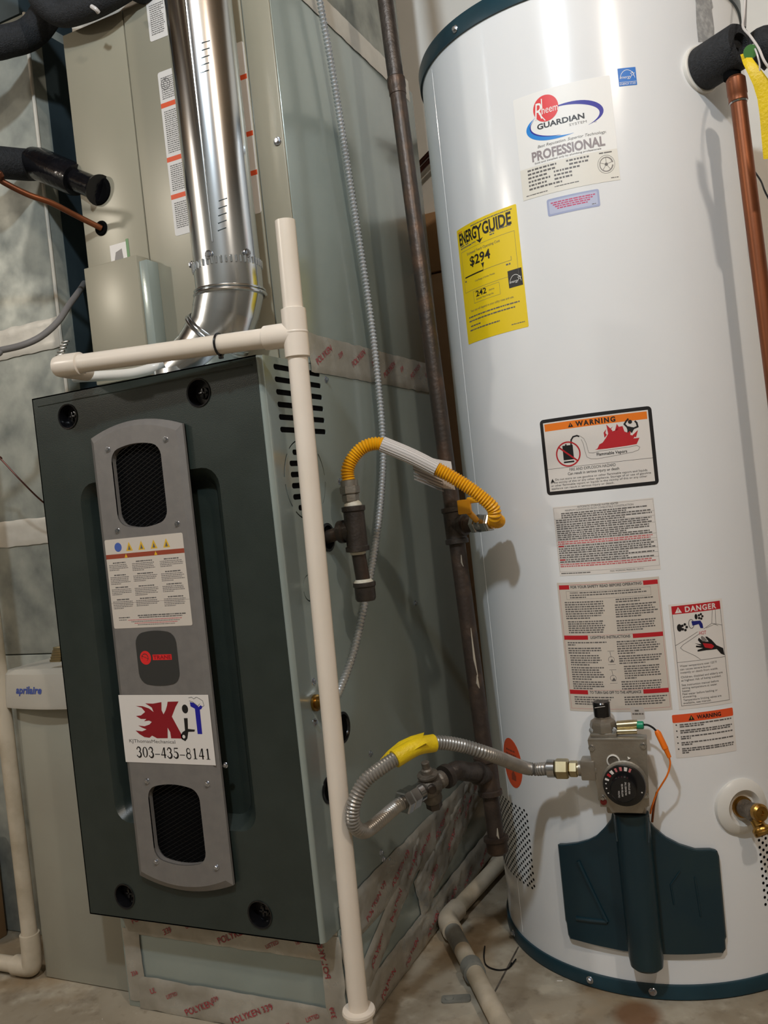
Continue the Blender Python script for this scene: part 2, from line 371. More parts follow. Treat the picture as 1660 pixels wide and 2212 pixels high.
# plywood sheet and board on the wall, seen between the gas pipe and the water heater
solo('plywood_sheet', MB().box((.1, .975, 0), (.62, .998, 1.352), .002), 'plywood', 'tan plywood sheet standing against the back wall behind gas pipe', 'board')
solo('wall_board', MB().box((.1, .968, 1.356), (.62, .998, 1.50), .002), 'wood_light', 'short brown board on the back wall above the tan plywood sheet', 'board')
for k, (a, b_) in enumerate((((895, 366), (932, 327)), ((899, 378), (934, 341)))):
    A, B = at_y(*a, .93), at_y(*b_, .93); D = B-A
    solo('copper_tube', MB().tube([A-D*2, B+D*3], .006, 10), 'copper_dark', ('upper' if k == 0 else 'lower')+' of two thin dark copper tubes slanting behind the gas pipe', 'pipe', 'copper tubes on the back wall')

# ================================================================ FURNACE
FZ0, FZ1 = .1782, 1.036
fur = thing('furnace', 'dark green and grey gas furnace with louvered strip on its front door', 'furnace', (FWID/2, .38, FZ0))
# --- right side panel with louvers, knockouts and holes
hs = []
for i in range(6):
    z = 1.0215-i*.0186
    for y0, y1 in ((.035, .099), (.112, .176)):
        hs.append(rrect(y0, z-.0042, y1, z+.0042, .0041, 3))
kc, kr = (.094, .853), .0625
for k in range(8):                                           # cut arcs of the round knockout
    a0 = math.radians(45*k+5); a1 = math.radians(45*k+40)
    hs.append([(kc[0]+kr*math.cos(a0+(a1-a0)*i/6), kc[1]+kr*math.sin(a0+(a1-a0)*i/6)) for i in range(7)]+[(kc[0]+(kr-.0022)*math.cos(a1-(a1-a0)*i/6), kc[1]+(kr-.0022)*math.sin(a1-(a1-a0)*i/6)) for i in range(7)])
for i in range(6):
    z = kc[1]+.042-i*.0168; hw = (.034 if i in (1, 2, 3, 4) else .022)
    for sgn in (-1, 1): a, b_ = sorted((kc[0]+sgn*.009, kc[0]+sgn*(.009+hw))); hs.append(rrect(a, z-.0042, b_, z+.0042, .0041, 3))
for k in range(4):
    a0 = math.radians(90*k+8); a1 = math.radians(90*k+80); c2 = (.072, .689); r2 = .021
    hs.append([(c2[0]+r2*math.cos(a0+(a1-a0)*i/6), c2[1]+r2*math.sin(a0+(a1-a0)*i/6)) for i in range(7)]+[(c2[0]+(r2-.0016)*math.cos(a1-(a1-a0)*i/6), c2[1]+(r2-.0016)*math.sin(a1-(a1-a0)*i/6)) for i in range(7)])
hs.append(circ(.143, .7597, .021)); hs.append(circ(.124, .461, .0225)); hs.append(circ(.062, .384, .0185))
sp_ = MB(); solid(sp_, rect(.0080, FZ0, .755, FZ1), hs, -.0012, 0, SIDE((FWID, 0, 0)))
for zz in (FZ0, FZ1-.001):
    pass
# rolled front corner
rows = []
for k in range(7):
    a = math.radians(90*k/6); x = FWID-.007+.007*math.sin(a); y = .0080-.007*math.cos(a); rows.append([V((x, y, FZ0+.001)), V((x, y, FZ1-.001))])
sp_.strip(rows)
part('side_panel', sp_, 'cabinet_green', fur, 'grey-green side panel with slots and round knockouts')
part('shell', MB().box((.0, .03, FZ0), (FWID-.0016, .755, FZ1-.0015), .001).box((0.001, .03, FZ1-.0016), (FWID-.001, .755, FZ1)), 'cabinet_green', fur)
# black sheet added just behind the holes, stands in for the darkness inside
part('interior_dark', MB().box((FWID-.0016, .03, FZ0+.01), (FWID-.0013, .20, FZ1-.006)), 'black', fur)
# --- door
dr = thing_door = MB(); fm = FRONT((0, 0, 0))
rec = rrect(.080, .337, .352, .886, .03, 5); rin = rrect(.096, .352, .326, .870, .024, 5)
knobs = [(.0735, .997, .0195), (.3325, .997, .0205), (.0800, .2155, .0195), (.3395, .2125, .0205)]
solid(dr, rect(0, FZ0, FWID-.007, FZ1), [rec]+[circ(x, z, r, 28) for x, z, r in knobs], -.003, 0, fm)
loft(dr, rec, 0, rin, -.028, fm); solid(dr, rin, (), -.0285, -.028, fm)
for e in (((0, FZ0), (0, FZ1)), ((FWID-.002, FZ0), (FWID-.002, FZ1))): pass
dr.box((0, .0, FZ0), (.002, .028, FZ1)).box((0, 0, FZ1-.002), (FWID-.007, .028, FZ1)).box((0, 0, FZ0), (FWID-.007, .028, FZ0+.002))
# pressed bead round the door
for x0, z0, x1, z1 in ((.012, 1.022, FWID-.014, 1.022),): dr.tube([(x0, .0006, z0), (x1, .0006, z1)], .0016, 8)
door = part('door', dr, 'door_green', fur)
for x, z, r in knobs:
    k = MB().lathe((x, .0, z), (0, -1, 0), [(r+.0012, .0006), (r+.0008, .0016), (r-.0012, .0008), (r-.0030, -.010), (r-.0035, -.016), (.0001, -.0165)], 28, caps=False)
    k.lathe((x, .0155, z), (0, -1, 0), [(.009, 0), (.0085, .004), (.006, .0045)], 20).box((x-.0075, .0085, z-.0018), (x+.0075, .0125, z+.0018), .0008).box((x-.0018, .0085, z-.0075), (x+.0018, .0125, z+.0075), .0008)
    part('latch', k, 'black_gloss', door, 'round black recessed latch')
# --- grille strip
def strip_outline(i, n=14):
    x0, x1 = .1245+i, .3035-i; zt, zb = .9545-i, .2575+i; xc = (x0+x1)/2; hw = (x1-x0)/2; out = []
    for k in range(n+1): q = -1+2*k/n; out.append((xc+hw*q, zb-.0165*(1-q*q)))
    for k in range(n+1): q = 1-2*k/n; out.append((xc+hw*q, zt+.0175*(1-q*q)))
    return out
def arched(x0, z0, x1, z1, s_, r, n=8):
    out = []; hw = (x1-x0)/2; xc = (x0+x1)/2
    base = rrect(x0, z0, x1, z1, r, 4)
    for x, z in base:
        q = (x-xc)/hw; b_ = s_*(1-q*q); out.append((x, z+(b_ if z > (z0+z1)/2 else -b_)))
    # add points along top and bottom edges for the bow
    res = []
    for i in range(len(out)):
        res.append(out[i]); a, b_ = base[i], base[(i+1) % len(base)]
        if abs(a[1]-b_[1]) < 1e-9 and abs(a[0]-b_[0]) > r:
            for k in range(1, n): x = a[0]+(b_[0]-a[0])*k/n; q = (x-xc)/hw; v = s_*(1-q*q); res.append((x, a[1]+(v if a[1] > (z0+z1)/2 else -v)))
    return res
win = [(.1655, .816, .2620, .927), (.1640, .292, .2630, .400)]
wo = [arched(*w_, .009, .014) for w_ in win]
gs = MB(); so, si = strip_outline(0), strip_outline(.009)
loft(gs, so, .003, so, .009, fm); loft(gs, so, .009, si, .0145, fm); solid(gs, si, wo, .012, .0145, fm)
solid(gs, so, wo, .003, .0045, fm)
for o_ in wo: loft(gs, o_, .003, o_, .0145, fm)
grs = part('grille_strip', gs, 'grille_grey', fur, 'light grey arched strip down the door', sharp=25)
def clip(p, q, x0, z0, x1, z1):
    t0, t1 = 0., 1.; dx, dz = q[0]-p[0], q[1]-p[1]
    for a, b_ in ((-dx, p[0]-x0), (dx, x1-p[0]), (-dz, p[1]-z0), (dz, z1-p[1])):
        if abs(a) < 1e-12:
            if b_ < 0: return None
        else:
            t = b_/a
            if a < 0: t0 = max(t0, t)
            else: t1 = min(t1, t)
    return None if t0 >= t1 else ((p[0]+dx*t0, p[1]+dz*t0), (p[0]+dx*t1, p[1]+dz*t1))
for x0, z0, x1, z1 in win:
    ms = MB(); X0, Z0, X1, Z1 = x0-.004, z0-.012, x1+.004, z1+.012; L_ = .3
    for sgn, st in ((1, .0056), (-1, .0056)):
        for i in range(-60, 90):
            c_ = (X0 if sgn > 0 else X0)+0; b0 = Z0+i*st*1.2
            seg = clip((X0-L_, b0-sgn*L_*.5), (X0+L_, b0+sgn*L_*.5), X0, Z0, X1, Z1)
            if seg:
                (ax, az), (bx, bz) = seg; l = math.hypot(bx-ax, bz-az)
                if l < .003: continue
                nx, nz = -(bz-az)/l*.0003, (bx-ax)/l*.0003; y = -.0042
                ms.add([(ax-nx, y, az-nz), (bx-nx, y, bz-nz), (bx+nx, y-.0006, bz+nz), (ax+nx, y-.0006, az+nz)], [(0, 1, 2, 3)])
    part('mesh_screen', ms, 'wire_grey', grs)
    part('window_dark', MB().box((X0, -.0016, Z0), (X1, -.0011, Z1)), 'black', grs)  # black plate added to stand for the unlit space behind the mesh
for x, y in ((233, 971), (358, 949), (254, 1146), (383, 1131), (318, 1687), (448, 1693), (338, 1861), (468, 1873)):
    p = at_y(x, y, -.0145); screw(grs, p, (0, -1, 0), .0032)
screw(fur, at_y(487, 1653, -.001), (0, -1, 0), .0032)
# --- warning label on the strip
pf = -.0146; o = at_y(262, 1355, pf)
P = Print(FRONT((.134, pf, .653))); W_, H_ = .152, .140
P.sheet(rrect(0, 0, W_, H_, .003), 'ink_paper_warm')
P.poly(circ(.026, H_-.013, .0072, 18), 'ink_icon_blue', 1)
for k, x in enumerate((.048, .072, .096, .120)):
    P.poly([(x-.0065, H_-.020), (x+.0065, H_-.020), (x, H_-.006)], 'ink_sign_yellow', 1); P.poly([(x-.0028, H_-.0185), (x+.0028, H_-.0185), (x, H_-.011)], 'ink_text', 2)
P.rect(0, H_-.0305, W_, H_-.0235, 'ink_brown', 1)
for x in (.04, .098): P.poly([(x-.003, H_-.030), (x+.003, H_-.030), (x, H_-.024)], 'ink_sign_yellow', 2)
for c, (x0, x1) in enumerate(((.004, .044), (.050, .097), (.104, .148))):
    y = H_-.038
    for k in range(4):
        P.words(x0+.008, x1-.004, y, .0017, 'ink_text', .9, wl=5); P.para(x0, x1, y-.0031, 4+(k+c) % 2, .0026, .0013, 'ink_micro', .5); y -= .0192
P.rect(.0, .0395, W_, .0399, 'ink_micro')
P.words(.012, .034, .016, .0016, 'ink_text'); P.words(.012, .028, .0125, .0013, 'ink_micro')
P.words(.05, .143, .018, .0018, 'ink_text', wl=5); P.words(.052, .135, .0152, .0014, 'ink_text', wl=5)
for k in range(4): P.words(.03+.006*(3-k), .12+.005*k, .004+.0026*k, .0012, 'ink_pink' if k % 2 else 'ink_micro')
P.done('warning_label', grs, 'cream warning label with orange bar and small print')
# --- badge
P = Print(FRONT((.1735, pf, .566))); P.poly(arched(0, .002, .0785, .0755, .006, .014), 'ink_badge', 1)
P.poly(circ(.0165, .040, .0108, 24), 'ink_logo_red', 2); P.arc(.0155, .040, .006, .006, -60, 200, .0006, .0012, 'ink_badge', 3, 14); P.line([(.009, .043), (.022, .038)], .0008, 'ink_badge', 3)
P.rect(.0305, .036, .067, .0445, 'ink_logo_red', 2); P.text('TRANE', .0318, .0375, .0055, 'ink_dark_red', w=.034, bold=.02, lay=4)
P.done('badge', grs, 'dark arched badge with round red emblem and red lettering')
# --- dealer sticker, wraps over the strip edges
P = Print(FRONT((.1275, pf-.0003, .4415))); W_, H_ = .173, .1065
P.sheet(rect(0, 0, W_, H_), 'ink_paper')
R_ = 'ink_dark_red'
P.poly([(.096, .096), (.117, .0965), (.110, .088), (.101, .073), (.119, .0395), (.095, .0395), (.0945, .049), (.0905, .056), (.0885, .0395), (.068, .039), (.0585, .043), (.053, .0395), (.043, .0405), (.034, .045), (.027, .0505), (.040, .0495), (.049, .0525), (.040, .0555), (.0335, .0585), (.046, .0575), (.056, .0605), (.061, .0645), (.056, .0665), (.046, .0655), (.051, .0690), (.040, .0690), (.031, .0735), (.041, .0745), (.050, .0800), (.044, .0865), (.033, .0895), (.046, .0890), (.0585, .0855), (.0665, .0800), (.064, .0870), (.052, .0935), (.067, .0930), (.084, .0955), (.0825, .0830), (.0855, .0765), (.0905, .0830), (.094, .0900)], R_, 2)
P.poly(circ(.1275, .085, .0058, 20, .0068), 'ink_black', 2)
P.poly([(.1235, .071), (.1305, .071), (.1290, .0545), (.1420, .0535), (.1405, .0505), (.1290, .0500), (.1260, .0400), (.1215, .0355), (.1150, .0385), (.1140, .0445), (.1180, .0495), (.1230, .0520)], 'ink_black', 2)
P.poly(circ(.1195, .0425, .0028, 12), 'ink_paper', 3)
P.poly([(.138, .0955), (.1445, .0945), (.1500, .0905), (.1535, .0880), (.1570, .0910), (.1605, .0885), (.1580, .0850), (.1550, .0840), (.1545, .0470), (.1460, .0470), (.1460, .0855), (.1385, .0890)], 'ink_blue', 2)
P.line([(.1365, .1020), (.1420, .1030), (.1460, .1005), (.1510, .1030), (.1560, .1010), (.1620, .0975), (.1635, .0900), (.1600, .0885)], .0007, 'ink_text', 3)
P.line([(.1370, .0975), (.1430, .0960), (.1480, .0925), (.1520, .0895), (.1560, .0930)], .0007, 'ink_text', 3)
P.text('KJThomasMechanical', .012, .0315, .0052, 'ink_text', w=.090)
def stroke_digit(P, ch, x, y, w_, h, m_):
    T, t = w_*.26, w_*.09
    cx = x+w_/2
    if ch == '-': P.rect(x, y+h*.30, x+w_, y+h*.37, m_, 3)
    if ch == '0': P.arc(cx, y+h/2, w_*.40, h*.47, 90, 270, t, T, m_, 3, 14); P.arc(cx, y+h/2, w_*.40, h*.47, -90, 90, t, T, m_, 3, 14)
    if ch == '8': P.arc(cx, y+h*.74, w_*.32, h*.23, 0, 360, t, T*.7, m_, 3, 18); P.arc(cx, y+h*.27, w_*.40, h*.26, 0, 360, t*1.5, T*.8, m_, 3, 18)
    if ch == '1': P.rect(cx-T*.5, y, cx+T*.5, y+h, m_, 3); P.rect(cx-w_*.35, y, cx+w_*.35, y+t, m_, 3); P.poly([(cx-w_*.35, y+h*.83), (cx, y+h), (cx, y+h*.88)], m_, 3)
    if ch == '4': P.rect(cx+w_*.08, y, cx+w_*.08+T, y+h, m_, 3); P.rect(x, y+h*.24, x+w_, y+h*.33, m_, 3); P.line([(x+t, y+h*.28), (cx+w_*.12, y+h*.97)], t*1.3, m_, 3)
    if ch == '3': P.arc(cx-w_*.06, y+h*.75, w_*.36, h*.22, 150, -90, t, T, m_, 3, 16); P.arc(cx-w_*.06, y+h*.28, w_*.42, h*.27, 90, -150, t, T*1.2, m_, 3, 16); P.poly(circ(x+w_*.12, y+h*.80, T*.45, 8), m_, 3); P.poly(circ(x+w_*.08, y+h*.16, T*.45, 8), m_, 3)
    if ch == '5': P.rect(x+w_*.22, y+h*.9, x+w_*.95, y+h, m_, 3); P.rect(x+w_*.2, y+h*.55, x+w_*.2+t, y+h, m_, 3); P.arc(cx-w_*.06, y+h*.32, w_*.42, h*.29, 110, -150, t, T*1.2, m_, 3, 16); P.poly(circ(x+w_*.08, y+h*.16, T*.45, 8), m_, 3)
x = .0245
for ch in '303-435-8141': stroke_digit(P, ch, x, .0085, .0098, .0165, 'ink_black'); x += .01195
P.done('dealer_sticker', grs, 'white sticker with flaming red and blue letters and a phone number')
# --- bits on the side panel
for y, z in ((.051, .5512), (.0423, .4922), (.1946, 1.0147), (.2089, .3929), (.4615, .6055), (.2031, .8472), (.2089, .2267), (.215, .213), (.232, .204), (.196, .186)):
    screw(fur, (FWID, y, z), (1, 0, 0), .0036)
for (y, z, r) in ((.143, .7597, .021), (.124, .461, .0225), (.062, .384, .0185)):
    g = MB().lathe((FWID, y, z), (1, 0, 0), [(r+.002, 0), (r+.002, .0016), (r-.002, .0022), (r-.003, -.001), (r-.005, -.006), (.0005, -.007)], 28, caps=False)
    part('grommet', g, 'black_gloss', fur, 'round black plug')

# --- furnace base wrapped in foil tape
bs_ = thing('plenum_stand', 'grey sheet metal base taped under the furnace, resting on the floor', 'base', (FWID/2, .4, 0))
part('sheet_box', MB().box((.019, .046, 0), (FWID, .755, FZ0-.0005), .0015), 'cabinet_green', bs_)
def tape(o, u, v, n, L_, Wd, name, parent, amp=.0012, texts=(), mat='foil_tape', rag=.0025, step=.011, seed=0):
    o, u, v, n = V(o), V(u).normalized(), V(v).normalized(), V(n).normalized()
    def fn(a, b_, w_):
        e = min(a, L_-a, b_, Wd-b_); k = max(0., min(1., e/.006)); nz = noise.noise(V((a*55+seed*7, b_*55, seed)))+.6*noise.noise(V((a*160, b_*130+seed, 4)))
        return o+u*a+v*b_+n*(w_+.0009+k*amp*(1.1+nz))
    na, nb = max(2, int(L_/step)), max(2, int(Wd/(step*.55))); rows = []
    for j in range(nb+1):
        row = []
        for i in range(na+1):
            a = L_*i/na; b_ = Wd*j/nb
            if j in (0, nb): b_ += rag*noise.noise(V((a*40, j*3.3, seed+1)))
            if i in (0, na): a += rag*noise.noise(V((b_*60, i*1.7, seed+2)))
            row.append(fn(min(max(a, -rag), L_+rag), b_, 0))
        rows.append(row)
    mb = MB().strip(rows)
    P = Print(lambda a, b_, w_: fn(a, b_, w_+.0006)); P.mb = mb; P.mats = [mat]
    for t, x, y, h, rt in texts: P.text(t, x, y, h, 'ink_tape_red', rot=rt, bold=.01)
    return part(name, mb, P.mats, parent, sharp=70)
A = .42
tape((.03, .045, .128), (1, 0, 0), (0, 0, 1), (0, -1, 0), FWID-.032, .049, 'foil_tape', bs_, texts=[('POLYKEN', .02, .018, .009, A), ('339', .085, .006, .009, A), ('UL', .132, .022, .007, A), ('POLYKEN', .195, .004, .010, A), ('LISTED', .285, .008, .006, A), ('181', .34, .02, .006, A)], seed=1)
tape((.024, .0448, .012), (0, 0, 1), (1, 0, 0), (0, -1, 0), .125, .036, 'foil_tape', bs_, texts=[('339', .05, .01, .007, 1.2)], seed=2)
tape((.045, .044, .001), (1, 0, 0), (0, 0, 1), (0, -1, 0), FWID-.048, .056, 'foil_tape', bs_, texts=[('UL', .03, .03, .008, A), ('LISTED', .062, .026, .006, A), ('POLYKEN', .10, .004, .010, A), ('339', .155, .034, .007, A), ('POLYKEN 339', .19, .004, .010, A), ('UL', .29, .012, .008, A), ('LISTED', .33, .03, .006, A)], seed=3, amp=.0018)
tape((FWID-.034, .0435, .004), (0, 0, 1), (1, 0, 0), (0, -1, 0), .165, .036, 'foil_tape', bs_, texts=[('POLYKEN', .10, .006, .010, -.2), ('339', .04, .01, .008, -.2)], seed=4, amp=.0022)
tape((FWID+.001, .046, .004), (0, 0, 1), (0, 1, 0), (1, 0, 0), .165, .05, 'foil_tape', bs_, texts=[('339', .09, .02, .010, .3), ('LISTED', .02, .02, .007, .3)], seed=5, amp=.0022)
tape((FWID+.0006, .05, .137), (0, 1, 0), (0, 0, 1), (1, 0, 0), .70, .072, 'foil_tape', bs_, texts=[('POLYKEN 339', .08+.1*k, .012+.01*(k % 2), .009, .35) for k in range(6)], seed=6, amp=.003)
tape((FWID+.0006, .05, .002), (0, 1, 0), (0, 0, 1), (1, 0, 0), .70, .060, 'foil_tape', bs_, texts=[('POLYKEN', .10+.1*k, .01, .009, .35) for k in range(6)], seed=7, amp=.003)
tape((FWID+.0006, .10, .040), (0, 1, .42), (0, -.42, 1), (1, 0, 0), .30, .050, 'foil_tape', bs_, texts=[('POLYKEN', .04+.09*k, .02, .009, .2) for k in range(3)], seed=8, amp=.0035)
tape((FWID+.0006, .34, .050), (0, 1, .25), (0, -.25, 1), (1, 0, 0), .38, .080, 'foil_tape', bs_, texts=[('339 LISTED', .04+.11*k, .03, .008, .2) for k in range(3)], seed=9, amp=.004)

# ================================================================ COIL CABINET above the furnace
cy0 = .142; cz0, cz1 = FZ1+.0015, 1.69
coil = thing('coil_cabinet', 'tall tan and green sheet metal coil cabinet standing on the furnace', 'cabinet', (.24, .44, cz0))
part('shell', MB().box((.022, cy0+.004, cz0), (FWID, .745, cz1), .0015), 'cabinet_green', coil)
part('front_panel', MB().box((.0235, cy0-.0015, cz0+.004), (.158, cy0+.004, cz1-.004), .0012), 'cabinet_tan', coil, 'narrow left front panel')
part('front_panel', MB().box((.1605, cy0-.0015, cz0+.004), (.392, cy0+.004, cz1-.004), .0012), 'cabinet_tan', coil, 'wide front panel behind the flue')
part('corner_flange', MB().box((.394, cy0-.0005, cz0+.004), (FWID-.001, cy0+.004, cz1-.004), .0015), 'cabinet_tan', coil)
screw(coil, at_y(600, 305, cy0-.001), (0, -1, 0), .0046)
tape((FWID+.0004, cy0+.005, 1.0235), (0, 1, 0), (0, 0, 1), (1, 0, 0), .58, .062, 'foil_tape', coil, texts=[('POLYKEN', .02+.13*k, .012+.008*(k % 2), .010, .5) for k in range(4)]+[('339', .10+.13*k, .03, .008, .5) for k in range(4)], seed=11, amp=.0012)
tape((FWID+.0004, cy0+.02, cz1-.028), (0, 1, 0), (0, 0, 1), (1, 0, 0), .56, .045, 'foil_tape', coil, mat='white_tape', seed=12, amp=.0008)
def coil_label(x0, z0, x1, z1, orange, circle=False):
    P = Print(FRONT((x0, cy0-.0017, z0))); W_, H_ = x1-x0, z1-z0; P.sheet(rrect(0, 0, W_, H_, .004), 'ink_paper')
    zs = [H_]+[z-z0 for z in orange]+[0]
    for z in orange: P.rect(0, z-z0-.004, W_, z-z0+.004, 'ink_orange_red')
    for a, b_ in zip(zs[:-1], zs[1:]):
        y = a-.012
        while y > b_+.009:
            for c in range(max(1, int(W_/.036))): P.words(.005+c*.037, .036+c*.037, y, .0016, 'ink_text', random.uniform(.8, 1))
            y -= .0034
    if circle: P.arc(.014, H_-.022, .009, .009, 0, 360, .0012, .0012, 'ink_text', 3, 20); P.arc(.014, H_-.022, .004, .006, 0, 360, .001, .001, 'ink_text', 3, 12)
    return P.done('label', coil, 'white label with orange bars and small print')
coil_label(.2185, 1.287, .3905, 1.561, (1.505, 1.4145, 1.352), True)
coil_label(.211, 1.615, .378, 1.684, ())
# grommets where the lines enter
for (px, py, r) in ((215, 412, .024), (219, 493, .0125)):
    p = at_y(px, py, cy0-.002); part('grommet', MB().lathe(p+V((0, .001, 0)), (0, -1, 0), [(r+.001, 0), (r, .003), (r*.8, .0045), (r*.5, .002)], 24), 'black', coil, 'round black rubber grommet')
# control box cover standing proud of the front
c0, c1 = .042, .158
part('box_cover', MB().box((c0, cy0-.034, 1.06), (c1, cy0-.001, 1.263), .0015), 'cabinet_tan', coil, 'flat tan cover box')
part('cover_flange', MB().box((c1+.0005, cy0-.030, 1.085), (c1+.018, cy0-.0012, 1.252), .001), 'cabinet_green', coil)
# small tag with green edge
P = Print(FRONT((.077, cy0-.0017, 1.262))); P.sheet(rect(0, 0, .036, .040), 'ink_paper'); P.rect(.036, 0, .042, .044, 'green_tag'); P.poly([(.006, .006), (.028, .010), (.026, .030), (.012, .026)], 'ink_micro', 2)
P.done('small_tag', coil, 'small white tag with green edge')

# plenum above
pl = thing('plenum_duct', 'shiny sheet metal supply plenum above the coil cabinet', 'duct', (.24, .44, cz1))
part('duct_body', MB().box((.04, .165, cz1+.001), (FWID-.006, .72, 2.34), .002), 'duct_spangle', pl)
part('seam_flange', MB().box((.032, .157, cz1+.001), (FWID-.001, .728, cz1+.018), .001), 'white_tape', pl)

# ================================================================ FLUE
fl = thing('flue_pipe', 'shiny round galvanized flue pipe with elbow on top of the furnace', 'flue pipe', (.355, .078, FZ1))
fc = V((.3555, .078, 0))
part('pipe', MB().tube([fc+V((0, 0, 1.195)), fc+V((0, 0, 2.36))], .0515, 48, False).tube([fc+V((.012, -.0512, 1.22)), fc+V((.012, -.0512, 2.3))], .0012, 6), 'galvanized', fl, 'straight shiny flue pipe')
el = [fc+V((0, 0, 1.20)), fc+V((0, 0, 1.155))]; el2 = V((.337, .077, 1.105)); el3 = V((.300, .076, 1.067)); el4 = V((.262, .076, 1.043))
g1 = MB().tube([el[0], el[1], el2.lerp(el[1], .4)], .0525, 48, False); part('elbow_gore', g1, 'galvanized', fl)
part('elbow_gore', MB().tube([el2.lerp(el[1], .45), el2, el3.lerp(el2, .45)], .0520, 48, False), 'galvanized', fl)
part('elbow_gore', MB().tube([el3.lerp(el2, .5), el3, el4], .0515, 48, True), 'galvanized', fl)
def ring(c, ax, r, t, m_='galvanized', name='bead_ring'):
    pts = []; u, w_, n = basis(V(ax)); pts = [V(c)+(u*math.cos(a)+w_*math.sin(a))*r for a in [2*math.pi*k/40 for k in range(41)]]
    return part(name, MB().tube(pts, t, 8, False), m_, fl)
ring(fc+V((0, 0, 1.150)), (.06, 0, 1), .0545, .0028); ring(fc+V((0, 0, 1.156)), (.06, 0, 1), .0540, .0018)
ring(el2.lerp(el3, .35), (.72, 0, .70), .0540, .0028); ring(el2.lerp(el3, .22), (.68, 0, .73), .0535, .0016)
cr = MB()
for k in range(44):
    a = 2*math.pi*k/44; c_, s_ = math.cos(a), math.sin(a); cr.tube([fc+V((c_*.0528, s_*.0528, 1.188)), fc+V((c_*.0535, s_*.0535, 1.198))], .0016, 6)
part('crimp_band', cr, 'galvanized', fl); 
for ax in (-2.6, -1.5, -.35): screw(fl, fc+V((math.cos(ax)*.053, math.sin(ax)*.053, 1.202)), (math.cos(ax), math.sin(ax), 0), .0045)
for zz in (1.47, 1.235):
    bs2 = MB()
    for k in range(5):
        a = -1.15+.03*k; p = fc+V((math.cos(a)*.0518, math.sin(a)*.0518, zz+.011*k)); q = fc+V((math.cos(a+.25)*.0518, math.sin(a+.25)*.0518, zz+.011*k+.004)); bs2.tube([p, q], .0007, 6)
    part('stamped_mark', bs2, 'duct_dark', fl)['kind'] = 'stuff'
part('roof_collar', MB().lathe((.262, .076, FZ1), (0, 0, 1), [(.062, .0002), (.062, .002), (.055, .004), (.054, .012)], 40, caps=False), 'galvanized', fl)

# ================================================================ PVC CONDENSATE PIPE in front
pv = thing('condensate_pipe', 'cream plastic drain pipe standing in front of the furnace, side arm to left', 'pipe', at_d(777, 2195, 1.205))
T0, T1 = at_d(616, 477, 1.185), at_d(785, 2285, 1.215); ax = (T1-T0).normalized(); pr = .0139
def on_axis(y):  # point on the standing pipe at image row y
    best = min((abs((lambda p: 1106-F*((p-CAM).dot(UP))/((p-CAM).dot(FW)))(T0.lerp(T1, k/400))-y), k) for k in range(401)); return T0.lerp(T1, best[1]/400)
tp_ = on_axis(665); tm = on_axis(722); tb = on_axis(772)
part('pipe', MB().lathe(T0, ax, [(pr*.82, 0), (pr, 0), (pr, (T1-T0).length)], 28, caps=False).lathe(T0, ax, [(pr*.82, 0), (pr*.8, .12)], 28, caps=False), 'pvc', pv, 'upright pipe, open at top')
lf = at_y(140, 790, -.065); rt = on_axis(724); bx = (lf-rt).normalized()
part('pipe', MB().tube([rt+bx*.02, lf], pr, 28), 'pvc', pv, 'side arm pipe')
def sock(c, a, L0, L1, r=.0175): return MB().lathe(V(c), V(a), [(pr, L0-.0005), (r, L0+.001), (r, L1-.001), (pr, L1+.0005)], 28, caps=False)
te = sock(tm, -ax, -(tb-tm).length, (tp_-tm).length, .0172); te.lathe(tm, bx, [(.0172, 0), (.0168, .045), (pr, .047)], 28, caps=False)
te.lathe(tm, -ax, [(.0172, .0), (.0178, .001), (.0178, .0025), (.0172, .0035)], 28, caps=False)
part('tee_fitting', te, 'pvc', pv)
en = MB().lathe(lf-bx*.030, bx, [(pr, 0), (.0172, .001), (.0172, .034), (.0150, .044), (.008, .049), (.0005, .050)], 28, caps=False)
en.tube(spline([lf+bx*.006, lf+bx*.010+V((0, .02, 0)), lf+bx*.008+V((0, .055, -.001))], 8), .0168, 24)
part('elbow_fitting', en, 'pvc', pv)
cp = on_axis(2178); part('coupling_ring', MB().lathe(cp, ax, [(pr, -.001), (.0225, 0), (.0235, .003), (.0225, .007), (.0185, .010), (.0180, .04), (pr, .041)], 28, caps=False), 'pvc', pv)
zt = rt.lerp(lf, (635-478)/(635-140)*.97)
u_, w_2, n_ = basis(bx); part('zip_tie', MB().tube([zt+(u_*math.cos(a)+w_2*math.sin(a))*(pr+.0012) for a in [2*math.pi*k/30 for k in range(31)]], .0017, 8, False).box(zt+V((-.003, -.002, -pr-.006)), zt+V((.003, .003, -pr)), .0006), 'black_gloss', pv, 'thin black cable tie')
# clear hose behind the arm
solo('clear_hose', MB().tube(spline([at_y(160, 815, .03), at_y(220, 812, .04), at_y(290, 806, .05), at_y(348, 790, .07), V((.17, .135, 1.075))], 8), .0085, 16), 'plastic_white', 'short milky hose lying on the furnace under the cream pipe arm', 'hose')

